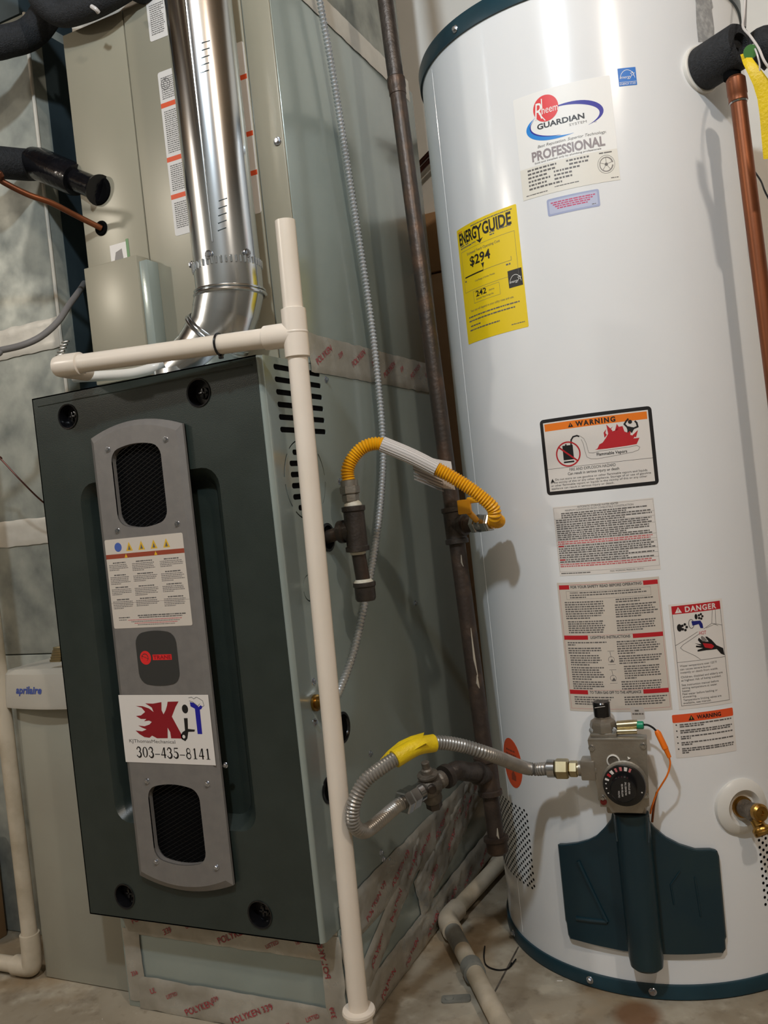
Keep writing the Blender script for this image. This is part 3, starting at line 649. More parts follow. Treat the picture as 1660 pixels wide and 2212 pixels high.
# ================================================================ ARMORED CABLE
pts = [V((.4745, .262, 1.85))]+[at_x(x, y, FWID+.021) for x, y in ((691, 0), (718, 150), (742, 300), (764, 440), (786, 580), (806, 720), (818, 830), (826, 920), (828, 1000), (821, 1100), (807, 1205), (788, 1305), (764, 1410), (735, 1488))]+[V((FWID+.022, .062, .521)), V((FWID+.020, .052, .5198))]
_q = pts[1]+(pts[1]-pts[2])*1.2; pts[0:1] = [V((_q.x, _q.y-.06, 2.38)), V((_q.x, _q.y-.03, 2.1)), _q]
ar = thing('armored_cable', 'thin silver armored cable hanging down beside the furnace side', 'cable', pts[-1])
part('armor', corrugated(MB(), pts, .0052, .0064, .0014, 12), 'armor', ar)
part('connector', MB().lathe((FWID+.0005, .0483, .5198), (1, 0, 0), [(.0125, 0), (.0125, .004), (.009, .0045), (.009, .016), (.011, .017), (.011, .024), (.007, .026)], 20), 'brass', ar, 'small brass connector')

# ================================================================ BLACK IRON GAS PIPE
gp0, gp1, gp2 = at_d(833, 0, 1.49), at_d(992, 1120, 1.445), at_d(1076, 1838, 1.43)
gdir = (gp2-gp0).normalized(); gtop = gp0-gdir*.62
gas = thing('gas_pipe', 'dark iron gas pipe running down between the cabinet and water heater', 'pipe', gp2)
gr_ = .0136
def gat(y):
    k = min(range(601), key=lambda i: abs((lambda p: 1106-F*((p-CAM).dot(UP))/((p-CAM).dot(FW)))(gp0.lerp(gp2, i/600))-y)); return gp0.lerp(gp2, k/600)
gp1 = gat(1120); c1_ = gat(195); part('pipe', MB().tube([gtop, c1_], gr_, 24), 'fitting_iron', gas)
part('pipe', MB().tube([c1_, gp1], gr_, 24), 'black_iron', gas)
part('pipe', MB().tube([gp1, gat(1815)], gr_, 24), 'rusty_iron', gas)
part('coupling', MB().lathe(c1_-gdir*.004, gdir, [(gr_, -.018), (.0155, -.016), (.0158, -.002), (.0146, .002), (.0146, .012), (gr_, .013)], 24, caps=False), 'black_iron', gas)
def fitting(c, d, L0, L1, r=.0185, mb=None):
    mb = mb or MB(); return mb.lathe(V(c), V(d), [(r*.85, L0), (r*1.13, L0+.001), (r*1.13, L0+.008), (r, L0+.0095), (r, L1-.0095), (r*1.13, L1-.008), (r*1.13, L1-.001), (r*.85, L1)], 24)
tu = gat(1135); side1 = (at_d(1026, 1131, 1.425)-tu).normalized()
fm1 = fitting(tu, gdir, -.030, .032, .0172); fm1.lathe(tu, side1, [(.0165, 0), (.0165, .014), (.0185, .016), (.0185, .022), (.015, .023)], 24)
part('tee_fitting', fm1, 'fitting_iron', gas, 'upper tee fitting')
tl = gat(1672); side2 = (at_d(1000, 1666, 1.39)-tl).normalized()
fm2 = fitting(tl, gdir, -.030, .034, .0178); fm2.lathe(tl, side2, [(.0165, 0), (.0165, .014), (.0185, .016), (.0185, .024), (.015, .025)], 24)
part('tee_fitting', fm2, 'rusty_iron', gas, 'lower tee fitting')
part('cap', MB().lathe(gat(1806), gdir, [(.012, 0), (.0205, .001), (.0210, .006), (.0178, .008), (.0178, .024), (.0150, .028), (.004, .029)], 24), 'rusty_iron', gas)
pm('paint_drip', (176, 166, 150), rough=.6)
for y, ln, wd in ((1215, .012, .003), (1420, .05, .004), (1475, .014, .005), (1800, .012, .004)):
    c_ = gat(y); v = (CAM-c_); v -= gdir*v.dot(gdir); v.normalize(); v2 = v.cross(gdir)
    dp = MB().tube([c_+v*(gr_-.0006)+v2*.004-gdir*ln, c_+v*(gr_-.0002)+v2*.003, c_+v*(gr_-.0006)+v2*.005+gdir*ln*.6], [.0006, wd*.5, .0006], 8)
    part('drip', dp, 'paint_drip', gas, 'dried pale drip')
# shut-off valve for the furnace
v0 = tu+side1*.020
gv = thing('upper_gas_valve', 'small gas shut-off valve with yellow handle on the upper tee', 'valve', v0)
part('nipple', MB().lathe(v0, side1, [(.0135, 0), (.0135, .02)], 20).lathe(v0, side1, [(.015, .002), (.0145, .006)], 20), 'rusty_iron', gv)
part('body', MB().hexnut(v0+side1*.018, side1, .0165, .010).lathe(v0+side1*.027, side1, [(.0135, 0), (.0150, .005), (.0135, .012)], 20).hexnut(v0+side1*.038, side1, .0155, .012), 'steel', gv)
hp = at_d(1003, 1097, 1.385); part('handle', MB().box(hp+V((-.010, -.004, -.010)), hp+V((.012, .004, .013)), .002).box(hp+V((.006, -.003, .006)), hp+V((.030, .003, .016)), .002).tube([hp+V((.008, 0, -.008)), v0+side1*.03], .005, 12), 'flex_yellow', gv, 'yellow lever')

# furnace gas riser, tee and drip leg
rx, ry = .497, .140
gin = thing('drip_leg', 'black iron tee and drip leg where gas enters the furnace side', 'pipe', (rx, ry, .668))
inl = V((FWID-.004, .143, .7597)); tc_ = V((rx, ry, .7675))
part('nipple', MB().tube([inl, V((rx-.03, ry+.002, .765))], .0105, 20), 'black_iron', gin, 'short black nipple into the furnace')
te = fitting(tc_+V((0, 0, .002)), (0, 0, -1), -.036, .036, .0165); te.lathe(tc_, (V((rx-.04, ry+.002, .766))-tc_), [(.0150, 0), (.0150, .018), (.0180, .020), (.0180, .028), (.0120, .029)], 24)
part('tee_fitting', te, 'fitting_iron', gin)
part('leg_pipe', MB().tube([V((rx, ry, .74)), V((rx+.0035, ry+.003, .668))], .0112, 20), 'black_iron', gin)
part('thread_seal', MB().lathe((rx, ry, .735), (0, 0, -1), [(.0118, 0), (.0130, .002), (.0115, .006)], 20), 'thread_paste', gin, 'pale pipe dope')
part('thread_seal', MB().lathe((rx+.003, ry+.002, .690), (0, 0, -1), [(.0118, 0), (.0150, .003), (.0160, .006), (.014, .008)], 20), 'thread_paste', gin, 'pale pipe dope')
part('thread_seal', MB().lathe((rx, ry, .803), (0, 0, 1), [(.015, 0), (.0135, .006), (.010, .010)], 20), 'thread_paste', gin, 'pale pipe dope')
part('cap', MB().lathe((rx+.0035, ry+.003, .686), (0, 0, -1), [(.013, 0), (.0178, .001), (.0180, .007), (.0162, .009), (.0162, .026), (.0140, .030), (.003, .031)], 24), 'fitting_iron', gin)

# yellow flexible connector
cn = V((rx-.002, ry-.001, 0))
yf = thing('yellow_gas_hose', 'yellow ribbed gas hose arching from furnace tee to iron pipe', 'hose', cn+V((0, 0, .81)))
part('nut', MB().lathe(cn+V((0, 0, .808)), (0, 0, 1), [(.0105, 0), (.0118, .004), (.0118, .012)], 20).hexnut(cn+V((0, 0, .812)), (0, 0, 1), .0135, .012).hexnut(cn+V((0, 0, .824)), (0, 0, 1), .0158, .013).lathe(cn+V((0, 0, .836)), (0, 0, 1), [(.0138, 0), (.0138, .009), (.0105, .010)], 20), 'valve_alu', yf, 'two stacked hex nuts')
endp = v0+side1*.050; side_in = endp+side1*.016
hose = [cn+V((0, 0, .838)), cn+V((0, 0, .862)), at_d(766, 985, 1.355), at_d(792, 963, 1.352), at_d(830, 960, 1.35), at_d(888, 985, 1.345), at_d(940, 1010, 1.34), at_d(998, 1043, 1.335), at_d(1040, 1073, 1.333), at_d(1066, 1098, 1.335), at_d(1070, 1120, 1.345), side_in+V((.002, -.001, .001)), endp]
part('tubing', corrugated(MB(), hose, .0098, .0044, .0011, 18), 'flex_yellow', yf)
part('end_nut', MB().hexnut(endp-side1*.012, side1, .0150, .016), 'steel', yf)
sl = spline([at_d(826, 959, 1.35), at_d(888, 985, 1.345), at_d(944, 1013, 1.34)], 10)
slm = MB().tube(sl, .0118, 28)
P = None
part('sleeve', slm, 'tag_white', yf, 'white wrap tag')
rb = MB()
for k in range(10):
    a = k*.33+.2; u0 = V((0, 0, 1)); 
    row = []
    for i in range(len(sl)):
        t = (sl[min(i+1, len(sl)-1)]-sl[max(i-1, 0)]).normalized(); w_3 = t.cross(u0).normalized(); uu = w_3.cross(t); row.append(sl[i]+(uu*math.cos(a)-w_3*-math.sin(a))*.0118)
    rb.tube(row, .0006, 6)
part('sleeve_ribs', rb, 'tag_white', yf)
# loose flap of the tag
f0, f1, f2, f3 = at_d(890, 1004, 1.36), at_d(972, 996, 1.375), at_d(976, 1030, 1.38), at_d(980, 1060, 1.37)
rows = []
for j in range(7):
    q = j/6; rows.append([at_d(885+3*j, 985+9.0*j, 1.352+.008*math.sin(q*2)), at_d(915+2*j, 985+10*j, 1.362), at_d(945+1*j, 992+10.3*j, 1.372-.004*q), at_d(975+1.5*j, 997+10.2*j, 1.376-.01*q)])
fl_ = MB().strip(rows); part('tag_flap', fl_, 'tag_white', yf, 'loose white flap of the tag', sharp=80)
P = Print(lambda u, v, w_: at_d(890, 1018, 1.353).lerp(at_d(978, 1055, 1.366), u)+V((0, 0, v))); P.z = lambda l: 0
for k in range(5): P.words(.04, .95, .008-.005*k, .0022, 'ink_micro', .8, wl=30)
P.mb.v = [v+(CAM-v).normalized()*.004 for v in P.mb.v]; P.done('tag_print', yf)

# ---------------------------------------------------------------- lower valve and grey hose to the water heater
e1 = at_d(985, 1664, 1.375)
lv = thing('lower_gas_valve', 'weathered iron elbow and shut-off valve on the lower tee', 'valve', e1)
s2 = tl+side2*.02; vpos = at_d(915, 1702, 1.335); vd = (at_d(862, 1748, 1.285)-at_d(985, 1672, 1.372)).normalized()
el_ = MB().tube(spline([s2, s2.lerp(e1, .6), e1+V((.003, 0, 0)), e1+vd*.012, e1+vd*.024], 6), [.0150]*25, 20)
el_.lathe(s2, side2, [(.0185, 0), (.019, .004), (.0185, .009)], 20).lathe(e1+vd*.018, vd, [(.0185, 0), (.019, .004), (.0185, .009)], 20)
part('elbow', el_, 'fitting_iron', lv)
vb = MB().lathe(e1+vd*.030, vd, [(.010, 0), (.0135, .002), (.0135, .010), (.011, .013), (.0165, .020), (.0195, .030), (.0165, .042), (.0125, .046), (.0125, .056), (.0135, .058), (.0125, .066), (.0125, .075)], 24)
vc = e1+vd*.060; up_ = V((0, -.25, 1)).normalized(); vb.lathe(vc, up_, [(.013, -.026), (.015, -.022), (.015, .0), (.012, .016)], 20)
part('body', vb, 'cast_valve', lv)
part('stem', MB().lathe(vc+up_*.017, up_, [(.0150, 0), (.0165, .001), (.0165, .004), (.0095, .006), (.0085, .012), (.0062, .014), (.0062, .024), (.0045, .025)], 20), 'cast_valve', lv)
part('plug_nut', MB().hexnut(vc-up_*.026, -up_, .0125, .012).lathe(vc+V((.006, -.010, .002)), V((.5, -1, 0)), [(.007, 0), (.007, .012), (.005, .014)], 12), 'fitting_iron', lv)
n0 = e1+vd*.092
gh = thing('grey_gas_hose', 'grey ribbed gas hose looping from lower valve to the heater control', 'hose', n0)
part('nut', MB().lathe(n0, vd, [(.0125, -.012), (.0145, -.010), (.0145, 0)], 20).hexnut(n0, vd, .0175, .018).hexnut(n0+vd*.018, vd, .0185, .012), 'steel', gh, 'steel flare nut')
tnk_A = -1.5
def hf(u, z, w_):     # frame of the heater control: u right, z height, w out from the jacket
    n = V((math.cos(tnk_A), math.sin(tnk_A), 0)); t = V((-math.sin(tnk_A), math.cos(tnk_A), 0)); return V((TX, TY, 0))+n*(TR+w_)+t*u+V((0, 0, z))
UT = hf(1, 0, 0)-hf(0, 0, 0); WN = hf(0, 0, 1)-hf(0, 0, 0)
fend = hf(-.113, .3703, .040)
hose2 = [n0+vd*.026, n0+vd*.045, at_d(800, 1790, 1.225), at_d(778, 1794, 1.20), at_d(763, 1775, 1.185), at_d(765, 1735, 1.18), at_d(787, 1690, 1.185), at_d(820, 1662, 1.195), at_d(858, 1636, 1.21), at_d(900, 1613, 1.225), at_d(945, 1604, 1.24), at_d(1000, 1611, 1.255), at_d(1060, 1630, 1.27), fend-UT*.035, fend]
part('tubing', corrugated(MB(), hose2, .0093, .0047, .0010, 18), 'flex_grey', gh)
part('collar', MB().lathe(fend-UT*.004, UT, [(.0095, 0), (.0135, .001), (.0135, .012), (.010, .013)], 20), 'steel', gh)
part('end_nut', MB().hexnut(fend+UT*.009, UT, .0155, .021).hexnut(fend+UT*.0305, UT, .0125, .013).lathe(fend+UT*.043, UT, [(.0105, 0), (.0105, .010)], 20), 'brass_pale', gh, 'pale brass hex fittings')
tg = spline([at_d(853, 1640, 1.208), at_d(900, 1613, 1.225), at_d(938, 1605, 1.238)], 10)
part('tag_sleeve', MB().tube(tg, .0125, 24), 'yellow_tag', gh, 'yellow wrap tag')
rows = []
A_ = [(822, 1640), (838, 1622), (862, 1602), (888, 1590), (917, 1582)]; B_ = [(828, 1652), (846, 1640), (866, 1622), (890, 1606), (912, 1600)]; C_ = [(840, 1650), (855, 1643), (878, 1630), (902, 1616), (925, 1603)]
for j, (a, b_, c) in enumerate(zip(A_, B_, C_)): rows.append([at_d(*a, 1.225+.004*j), at_d((a[0]+b_[0])/2, (a[1]+b_[1])/2, 1.212+.003*j), at_d(*b_, 1.205+.004*j), at_d(*c, 1.198+.004*j)])
part('tag_flap', MB().strip(rows), 'yellow_tag', gh, 'loose yellow flap', sharp=80)

# ================================================================ WATER HEATER
wh = thing('water_heater', 'tall white cylindrical gas water heater with dark teal rims and many labels', 'water heater', (TX, TY, 0))
part('jacket', MB().lathe((TX, TY, 0), (0, 0, 1), [(TR, .018), (TR, 1.50), (TR, 1.555)], 160, caps=False), 'jacket_white', wh)
part('bottom_rim', MB().lathe((TX, TY, 0), (0, 0, 1), [(TR+.001, .001), (TR+.0045, .002), (TR+.0045, .021), (TR+.003, .0235), (TR-.002, .0238)], 160, caps=False), 'teal_paint', wh, 'dark teal bottom rim')
part('top_rim', MB().lathe((TX, TY, 0), (0, 0, 1), [(TR-.001, 1.5475), (TR+.0035, 1.548), (TR+.0045, 1.572), (TR+.002, 1.578), (TR-.02, 1.580), (.001, 1.590)], 160, caps=False), 'teal_paint', wh, 'dark teal top rim')
part('jacket_seam', MB().tube([on_tank(-2.42, 0)(0, z, .0) for z in (.03, .5, 1.0, 1.54)], .0004, 6), 'jacket_white', wh)
for a, z in ((-2.095, 1.5600), (-1.8417, .0125), (-1.4896, .0125), (-2.55, .0125)):
    screw(wh, on_tank(a, z)(0, 0, .0042), (math.cos(a), math.sin(a), 0), .0042)
sm_ = on_tank
# side air inlet perforations
def perf(a0, a1, z0, z1, n_, shape=None):
    mb = MB(); f = on_tank(0, 0); u = a0*TR; c = 0
    while u < a1*TR:
        z = z0+(.00555 if c % 2 else 0)
        while z < z1:
            if not shape or shape(u/TR, z):
                mb.lathe(f(u, z, -.0002), V((math.cos(u/TR), math.sin(u/TR), 0)), [(.0022, .0003), (.0023, .0006), (.00001, .00055)], 8, caps=False)
            z += .0111
        u += .0065; c += 1
    o = part('perforation', mb, 'black', wh, 'field of small dark air holes'); o['kind'] = 'stuff'; return o
perf(-2.75, -2.19, .128, .262, 0, lambda a, z: True)
perf(-.811, -.25, .128, .246, 0)
# ---- nameplate
W_ = .536*TR; H_ = .157
P = Print(on_tank(-1.7575, 1.2500), .006); P.sheet(rrect(0, 0, W_, H_, .002), 'ink_white')
P.rect(0, .0, W_, .047, 'ink_cream', 1)
cx, cy_ = .0655, .105
def swoosh(P, cx, cy_, rx_, ry_, a0, a1, T, m_, lay):
    n = 26; A = []; B = []
    for k in range(n+1):
        q = k/n; a = math.radians(a0+(a1-a0)*q); t = T*max(0, math.sin(math.pi*q))**1.3+.0002
        A.append((cx+(rx_+t*.5)*math.cos(a), cy_+(ry_+t*.5)*math.sin(a))); B.append((cx+(rx_-t*.5)*math.cos(a), cy_+(ry_-t*.5)*math.sin(a)))
    for k in range(n): P.poly([A[k], A[k+1], B[k+1], B[k]], m_, lay)
cxs, cys = .0775, .1060
swoosh(P, cxs, cys, .0545, .0215, 115, -52, .0075, 'ink_blue', 2)
swoosh(P, cxs-.003, cys-.002, .0545, .0230, 140, 285, .0085, 'ink_light_blue', 2)
swoosh(P, cxs-.001, cys-.001, .0530, .0215, 150, 262, .0022, 'ink_blue', 3)
P.poly(circ(.0505, .1290, .0195, 40, .0200), 'ink_logo_red', 4)
P.text('R', .0325, .1150, .0245, 'ink_white', w=.0125, shear=.2, lay=6); P.text('heem', .0440, .1215, .0110, 'ink_white', w=.0250, lay=6, shear=.1); P.line([(.0445, .1215), (.0455, .1440)], .0016, 'ink_white', 6); P.line([(.0395, .1235), (.0480, .1110)], .0014, 'ink_white', 6)
P.text('GUARDIAN', .0345, .1000, .0078, 'ink_black', w=.0720, bold=.03); P.text('SYSTEM', .083, .0930, .0036, 'ink_micro', w=.026); P.text('TM', .1195, .0905, .0018, 'ink_text')
P.text('Best Reputation. Superior Technology.', .032, .0725, .0042, 'ink_text', w=.104, shear=.3)
P.text('PROFESSIONAL', .0215, .0545, .0135, 'ink_grey', w=.111, bold=.035)
P.text('Sold and installed only by plumbing professionals', .025, .0495, .0026, 'ink_text', w=.101, bold=.01)
for k, (a, b_, c, d) in enumerate(((.012, .058, .073, .107), (.012, .058, .077, .108), (.012, .045, .053, .093), (.012, .048, .053, .080), (.012, .042, .053, .080), (.012, .064, 0, 0))):
    y = .0410-.0057*k; P.words(a, b_, y, .0028, 'ink_text', wl=2.2)
    if d: P.words(c, d, y, .0028, 'ink_text', wl=2.2)
P.words(.006, .042, .0045, .0014, 'ink_text', wl=5); P.words(.052, .09, .0075, .0014, 'ink_text', wl=5); P.words(.136, .147, .004, .0014, 'ink_text', wl=5)
P.arc(.131, .026, .0125, .0135, 0, 360, .0005, .0005, 'ink_text', 3, 30); P.arc(.131, .026, .0095, .0105, 10, 350, .0022, .0012, 'ink_micro', 3, 24); P.poly(circ(.131, .026, .0025, 12), 'ink_text', 3)
for k in range(5): a = 2*math.pi*k/5+.3; P.line([(.131+.003*math.cos(a), .026+.003*math.sin(a)), (.131+.009*math.cos(a), .026+.0095*math.sin(a))], .0007, 'ink_micro', 3)
P.words(.122, .141, .0425, .0020, 'ink_text', wl=6)
P.done('nameplate', wh, 'white nameplate with red round emblem and blue swoosh')
# ---- lilac patch
W_ = .284*TR; H_ = .0262
P = Print(on_tank(-1.6235, 1.2155), .006); P.sheet(rrect(0, 0, W_, H_, .003), 'ink_lilac_dark'); P.poly(rrect(.003, .003, W_-.003, H_-.003, .002), 'ink_lilac', 1)
for k in range(4): P.words(.006+.003*k, W_-.006-.004*k, H_-.0080-.0032*k, .0019, 'ink_magenta', wl=4)
P.words(W_-.012, W_-.006, .0045, .0012, 'ink_text'); P.done('lilac_label', wh, 'small lilac label with pink print')
# ---- blue tile
def estar(P, x, y, s_, bg, h2):
    P.rect(x, y+h2, x+s_, y+s_*.98, bg, 1); P.arc(x+s_*.5, y+h2+s_*.1, s_*.42, s_*.56, 10, 170, s_*.02, s_*.03, 'ink_white', 3, 16)
    P.text('energy', x+s_*.08, y+h2+s_*.20, s_*.16, 'ink_white', w=s_*.66, shear=.3, lay=4)
    sx, sy, r = x+s_*.80, y+h2+s_*.42, s_*.13; st = []
    for k in range(10): a = math.pi/2+k*math.pi/5; q = r if k % 2 == 0 else r*.42; st.append((sx+q*math.cos(a), sy+q*math.sin(a)))
    P.line(st, s_*.018, 'ink_white', 3, True)
P = Print(on_tank(-1.1775, 1.3882), .006); P.sheet(rect(0, 0, .0272, .0250), 'ink_tile_blue'); estar(P, 0, 0, .0272, 'ink_tile_blue', .0055)
P.line([(0.001, .0056), (.0262, .0056)], .0005, 'ink_white', 3); P.text('ENERGY STAR', .0015, .0015, .0029, 'ink_white', w=.024); P.done('blue_label', wh, 'small square blue label with white arc')
# ---- yellow energy guide
W_ = .1405; H_ = .1935; u0 = lambda f_: f_*W_; v0_ = lambda f_: f_*H_
P = Print(on_tank(-2.3095, 1.0562), .006); P.sheet(rrect(0, 0, W_, H_, .002), 'ink_yellow')
P.words(u0(.30), u0(.95), v0_(.968), .0016, 'ink_text', wl=6); P.words(u0(.03), u0(.12), v0_(.965), .0014, 'ink_orange_red')
P.text('ENERG', u0(.045), v0_(.858), .0185, 'ink_black', w=u0(.345), bold=.03); P.text('GUIDE', u0(.495), v0_(.858), .0185, 'ink_black', w=u0(.425), bold=.03)
P.line([(u0(.395), v0_(.950)), (u0(.435), v0_(.918)), (u0(.48), v0_(.950))], .0036, 'ink_black', 3); P.rect(u0(.424), v0_(.83), u0(.446), v0_(.925), 'ink_black', 3); P.poly([(u0(.375), v0_(.838)), (u0(.435), v0_(.800)), (u0(.495), v0_(.838)), (u0(.435), v0_(.828))], 'ink_black', 3)
for k, (a, b_, y) in enumerate(((.06, .14, .838), (.17, .23, .838), (.06, .28, .818), (.29, .36, .822), (.60, .68, .845), (.60, .67, .825), (.72, .92, .845))): P.words(u0(a), u0(b_), v0_(y), .0020, 'ink_text', wl=4)
P.frame(u0(.055), v0_(.440), u0(.945), v0_(.795), .0005, 'ink_text')
P.text('Estimated Yearly Operating Cost', u0(.18), v0_(.745), .0042, 'ink_text', w=u0(.56)); P.text('$294', u0(.22), v0_(.645), .0145, 'ink_black', w=u0(.36), bold=.02)
P.poly([(u0(.42), v0_(.630)), (u0(.47), v0_(.630)), (u0(.445), v0_(.585))], 'ink_black', 3); P.rect(u0(.09), v0_(.562), u0(.445), v0_(.573), 'ink_black', 2); P.rect(u0(.445), v0_(.566), u0(.87), v0_(.569), 'ink_text', 2); P.rect(u0(.865), v0_(.566), u0(.87), v0_(.60), 'ink_text', 2); P.rect(u0(.443), v0_(.573), u0(.447), v0_(.588), 'ink_black', 2)
P.words(u0(.08), u0(.13), v0_(.528), .0026, 'ink_text', wl=2); P.words(u0(.79), u0(.87), v0_(.535), .0026, 'ink_text', wl=2); P.text('Cost Range of Similar Models', u0(.28), v0_(.500), .0026, 'ink_text', w=u0(.34))
P.frame(u0(.22), v0_(.322), u0(.67), v0_(.425), .0005, 'ink_text'); P.text('242', u0(.27), v0_(.373), .0088, 'ink_black', w=u0(.19), bold=.02); P.text('therms', u0(.50), v0_(.380), .0030, 'ink_text'); P.text('Estimated Yearly Energy Use', u0(.27), v0_(.345), .0026, 'ink_text', w=u0(.30))
estar(P, u0(.80), v0_(.355), u0(.185), 'ink_black', 0); P.rect(u0(.80), v0_(.345), u0(.985), v0_(.355), 'ink_black', 1)
P.text('Your cost will depend on your utility rates and use.', u0(.13), v0_(.262), .0036, 'ink_text', w=u0(.72))
for k, (a, b_) in enumerate(((.08, .92), (.08, .86), (.10, .30), (.08, .62))): P.words(u0(a), u0(b_), v0_(.215-.034*k-(.01 if k > 1 else 0)), .0022, 'ink_text', wl=4)
P.words(u0(.78), u0(.96), v0_(.045), .0014, 'ink_text')
P.done('energy_label', wh, 'yellow energy cost label with black print')
# ---- framed warning
W_ = .6175*TR; H_ = .1190
P = Print(on_tank(-1.7990, .7885), .006); P.sheet(rrect(0, 0, W_, H_, .006), 'ink_black'); P.rect(.0055, .0055, W_-.0055, H_-.0055, 'ink_paper', 1)
P.rect(.0075, H_-.0190, W_-.0075, H_-.0075, 'ink_orange', 2); P.text('WARNING', W_*.335, H_-.0170, .0072, 'ink_black', w=.060, bold=.04, sp=1.3)
tx = W_*.265; P.poly([(tx, H_-.0172), (tx+.0085, H_-.0172), (tx+.00425, H_-.0098)], 'ink_black', 3); P.rect(tx+.0038, H_-.0155, tx+.0047, H_-.0118, 'ink_orange', 4)
P.rect(.0055, .0405, W_-.0055, .0410, 'ink_black', 2)
P.poly(rect(.0335, .0520, .0500, .0745), 'ink_black', 2); P.rect(.0335, .0475, .0500, .0500, 'ink_black', 2); P.rect(.0380, .0745, .0405, .0765, 'ink_black', 2)
P.line([(.0475, .0740), (.0485, .0820), (.0520, .0865), (.0580, .0875), (.0610, .0860)], .0024, 'ink_black', 3)
P.arc(.0415, .0610, .0185, .0185, 0, 360, .0022, .0022, 'ink_red', 4, 40); P.line([(.0275, .0730), (.0555, .0490)], .0024, 'ink_red', 4)
P.line([(.0625, .0865), (.0680, .0820), (.0710, .0740), (.0725, .0640), (.0735, .0590), (.0800, .0580), (.0900, .0600), (.1050, .0600), (.1200, .0605), (.1350, .0610), (.1450, .0620), (.1490, .0590), (.1470, .0550), (.1380, .0525), (.1200, .0510), (.1000, .0495), (.0850, .0485), (.0760, .0495), (.0700, .0530), (.0680, .0620), (.0665, .0740), (.0640, .0810)], .0006, 'ink_micro', 3)
P.poly([(.0830, .0625), (.0870, .0640), (.0905, .0700), (.0955, .0720), (.1010, .0785), (.1060, .0860), (.1040, .0905), (.1090, .0870), (.1150, .0880), (.1210, .0930), (.1270, .0935), (.1290, .0850), (.1330, .0830), (.1385, .0860), (.1370, .0790), (.1440, .0760), (.1410, .0730), (.1500, .0730), (.1450, .0640), (.1300, .0630), (.1000, .0622)], 'ink_red', 2)
P.poly([(.1150, .0870), (.1190, .0980), (.1230, .0900)], 'ink_red', 2); P.poly([(.1400, .0780), (.1490, .0850), (.1450, .0740)], 'ink_red', 2); P.poly([(.1050, .0840), (.1035, .0990), (.1120, .0880)], 'ink_red', 2)
P.poly([(.0990, .0790), (.0985, .0870), (.1030, .0920), (.1010, .0860), (.1030, .0830)], 'ink_red', 2); P.poly([(.1075, .0915), (.1130, .0945), (.1110, .0925), (.1090, .0900)], 'ink_red', 2)
P.poly(circ(.1385, .0985, .0031, 14), 'ink_black', 4); P.poly([(.1320, .0925), (.1360, .0920), (.1400, .0905), (.1450, .0890), (.1420, .0850), (.1395, .0810), (.1370, .0850), (.1330, .0820), (.1335, .0870)], 'ink_black', 3)
P.line([(.1335, .0915), (.1300, .0960), (.1330, .1000), (.1360, .1030)], .0026, 'ink_black', 4); P.line([(.1440, .0885), (.1490, .0900), (.1480, .0960), (.1460, .0985)], .0026, 'ink_black', 4)
P.text('Flammable Vapors', .0850, .0530, .0044, 'ink_black', w=.045, bold=.02)
P.text('FIRE AND EXPLOSION HAZARD', W_*.24, .0345, .0044, 'ink_black', w=.070); P.text('Can result in serious injury or death', W_*.22, .0285, .0040, 'ink_black', w=.078, bold=.008)
P.poly([(.0085, .0195), (.0150, .0195), (.01175, .0255)], 'ink_black', 3)
for k, t in enumerate(('Do not store or use gasoline or other flammable vapors and liquids', 'in the vicinity of this or any other appliance. Storage of or use of gasoline', 'or other flammable vapors or liquids in the vicinity of this or any other', 'appliance can result in serious injury or death.')):
    P.text(t, .0165 if k == 0 else .0085, .0220-.0046*k, .0031, 'ink_black', w=(.140, .153, .147, .098)[k])
P.done('warning_label', wh, 'black framed label with orange bar, gas can and flames')
# ---- dense instructions
W_ = .5545*TR; H_ = .109
P = Print(on_tank(-1.7735, .6605), .006); P.sheet(rect(0, 0, W_, H_), 'ink_paper')
P.frame(.001, .006, W_-.001, H_-.002, .0003, 'ink_micro')
P.text('AUTOMATIC STORAGE WATER HEATER', W_*.26, H_-.0045, .0032, 'ink_text', w=.062); P.text('MINIMUM CLEARANCES FROM COMBUSTIBLE CONSTRUCTION', W_*.13, H_-.0085, .0028, 'ink_text', w=.104)
y = H_-.0125
rowsC = ['m']*3+['-']+['t']*2+['-']+['t']*3+['-']+['t']*5+['-', 'r', 'r', '-', 's', '-', 't', 't', 't', '-', 't', 't', '-', 's', 't', '-', 'r', 'r']
for c in rowsC:
    if c == '-': P.rect(.001, y+.0022, W_-.001, y+.0025, 'ink_micro', 2); y -= .0008; continue
    P.words(.003+(.01 if c == 'm' else 0), W_-.003, y, .0019, {'r': 'ink_pink'}.get(c, 'ink_text'), random.choice((.95, .98, .72, .99)), wl=4)
    if c == 's': P.rect(.003, y, .012, y+.0021, 'ink_red', 3)
    y -= .00315
P.words(.003, .05, .003, .0014, 'ink_text', wl=6); P.text('MAX. WORKING PRESSURE  150 P.S.I.', .08, .0025, .0021, 'ink_text', w=.05)
P.done('instruction_label', wh, 'pale label densely packed with small print')
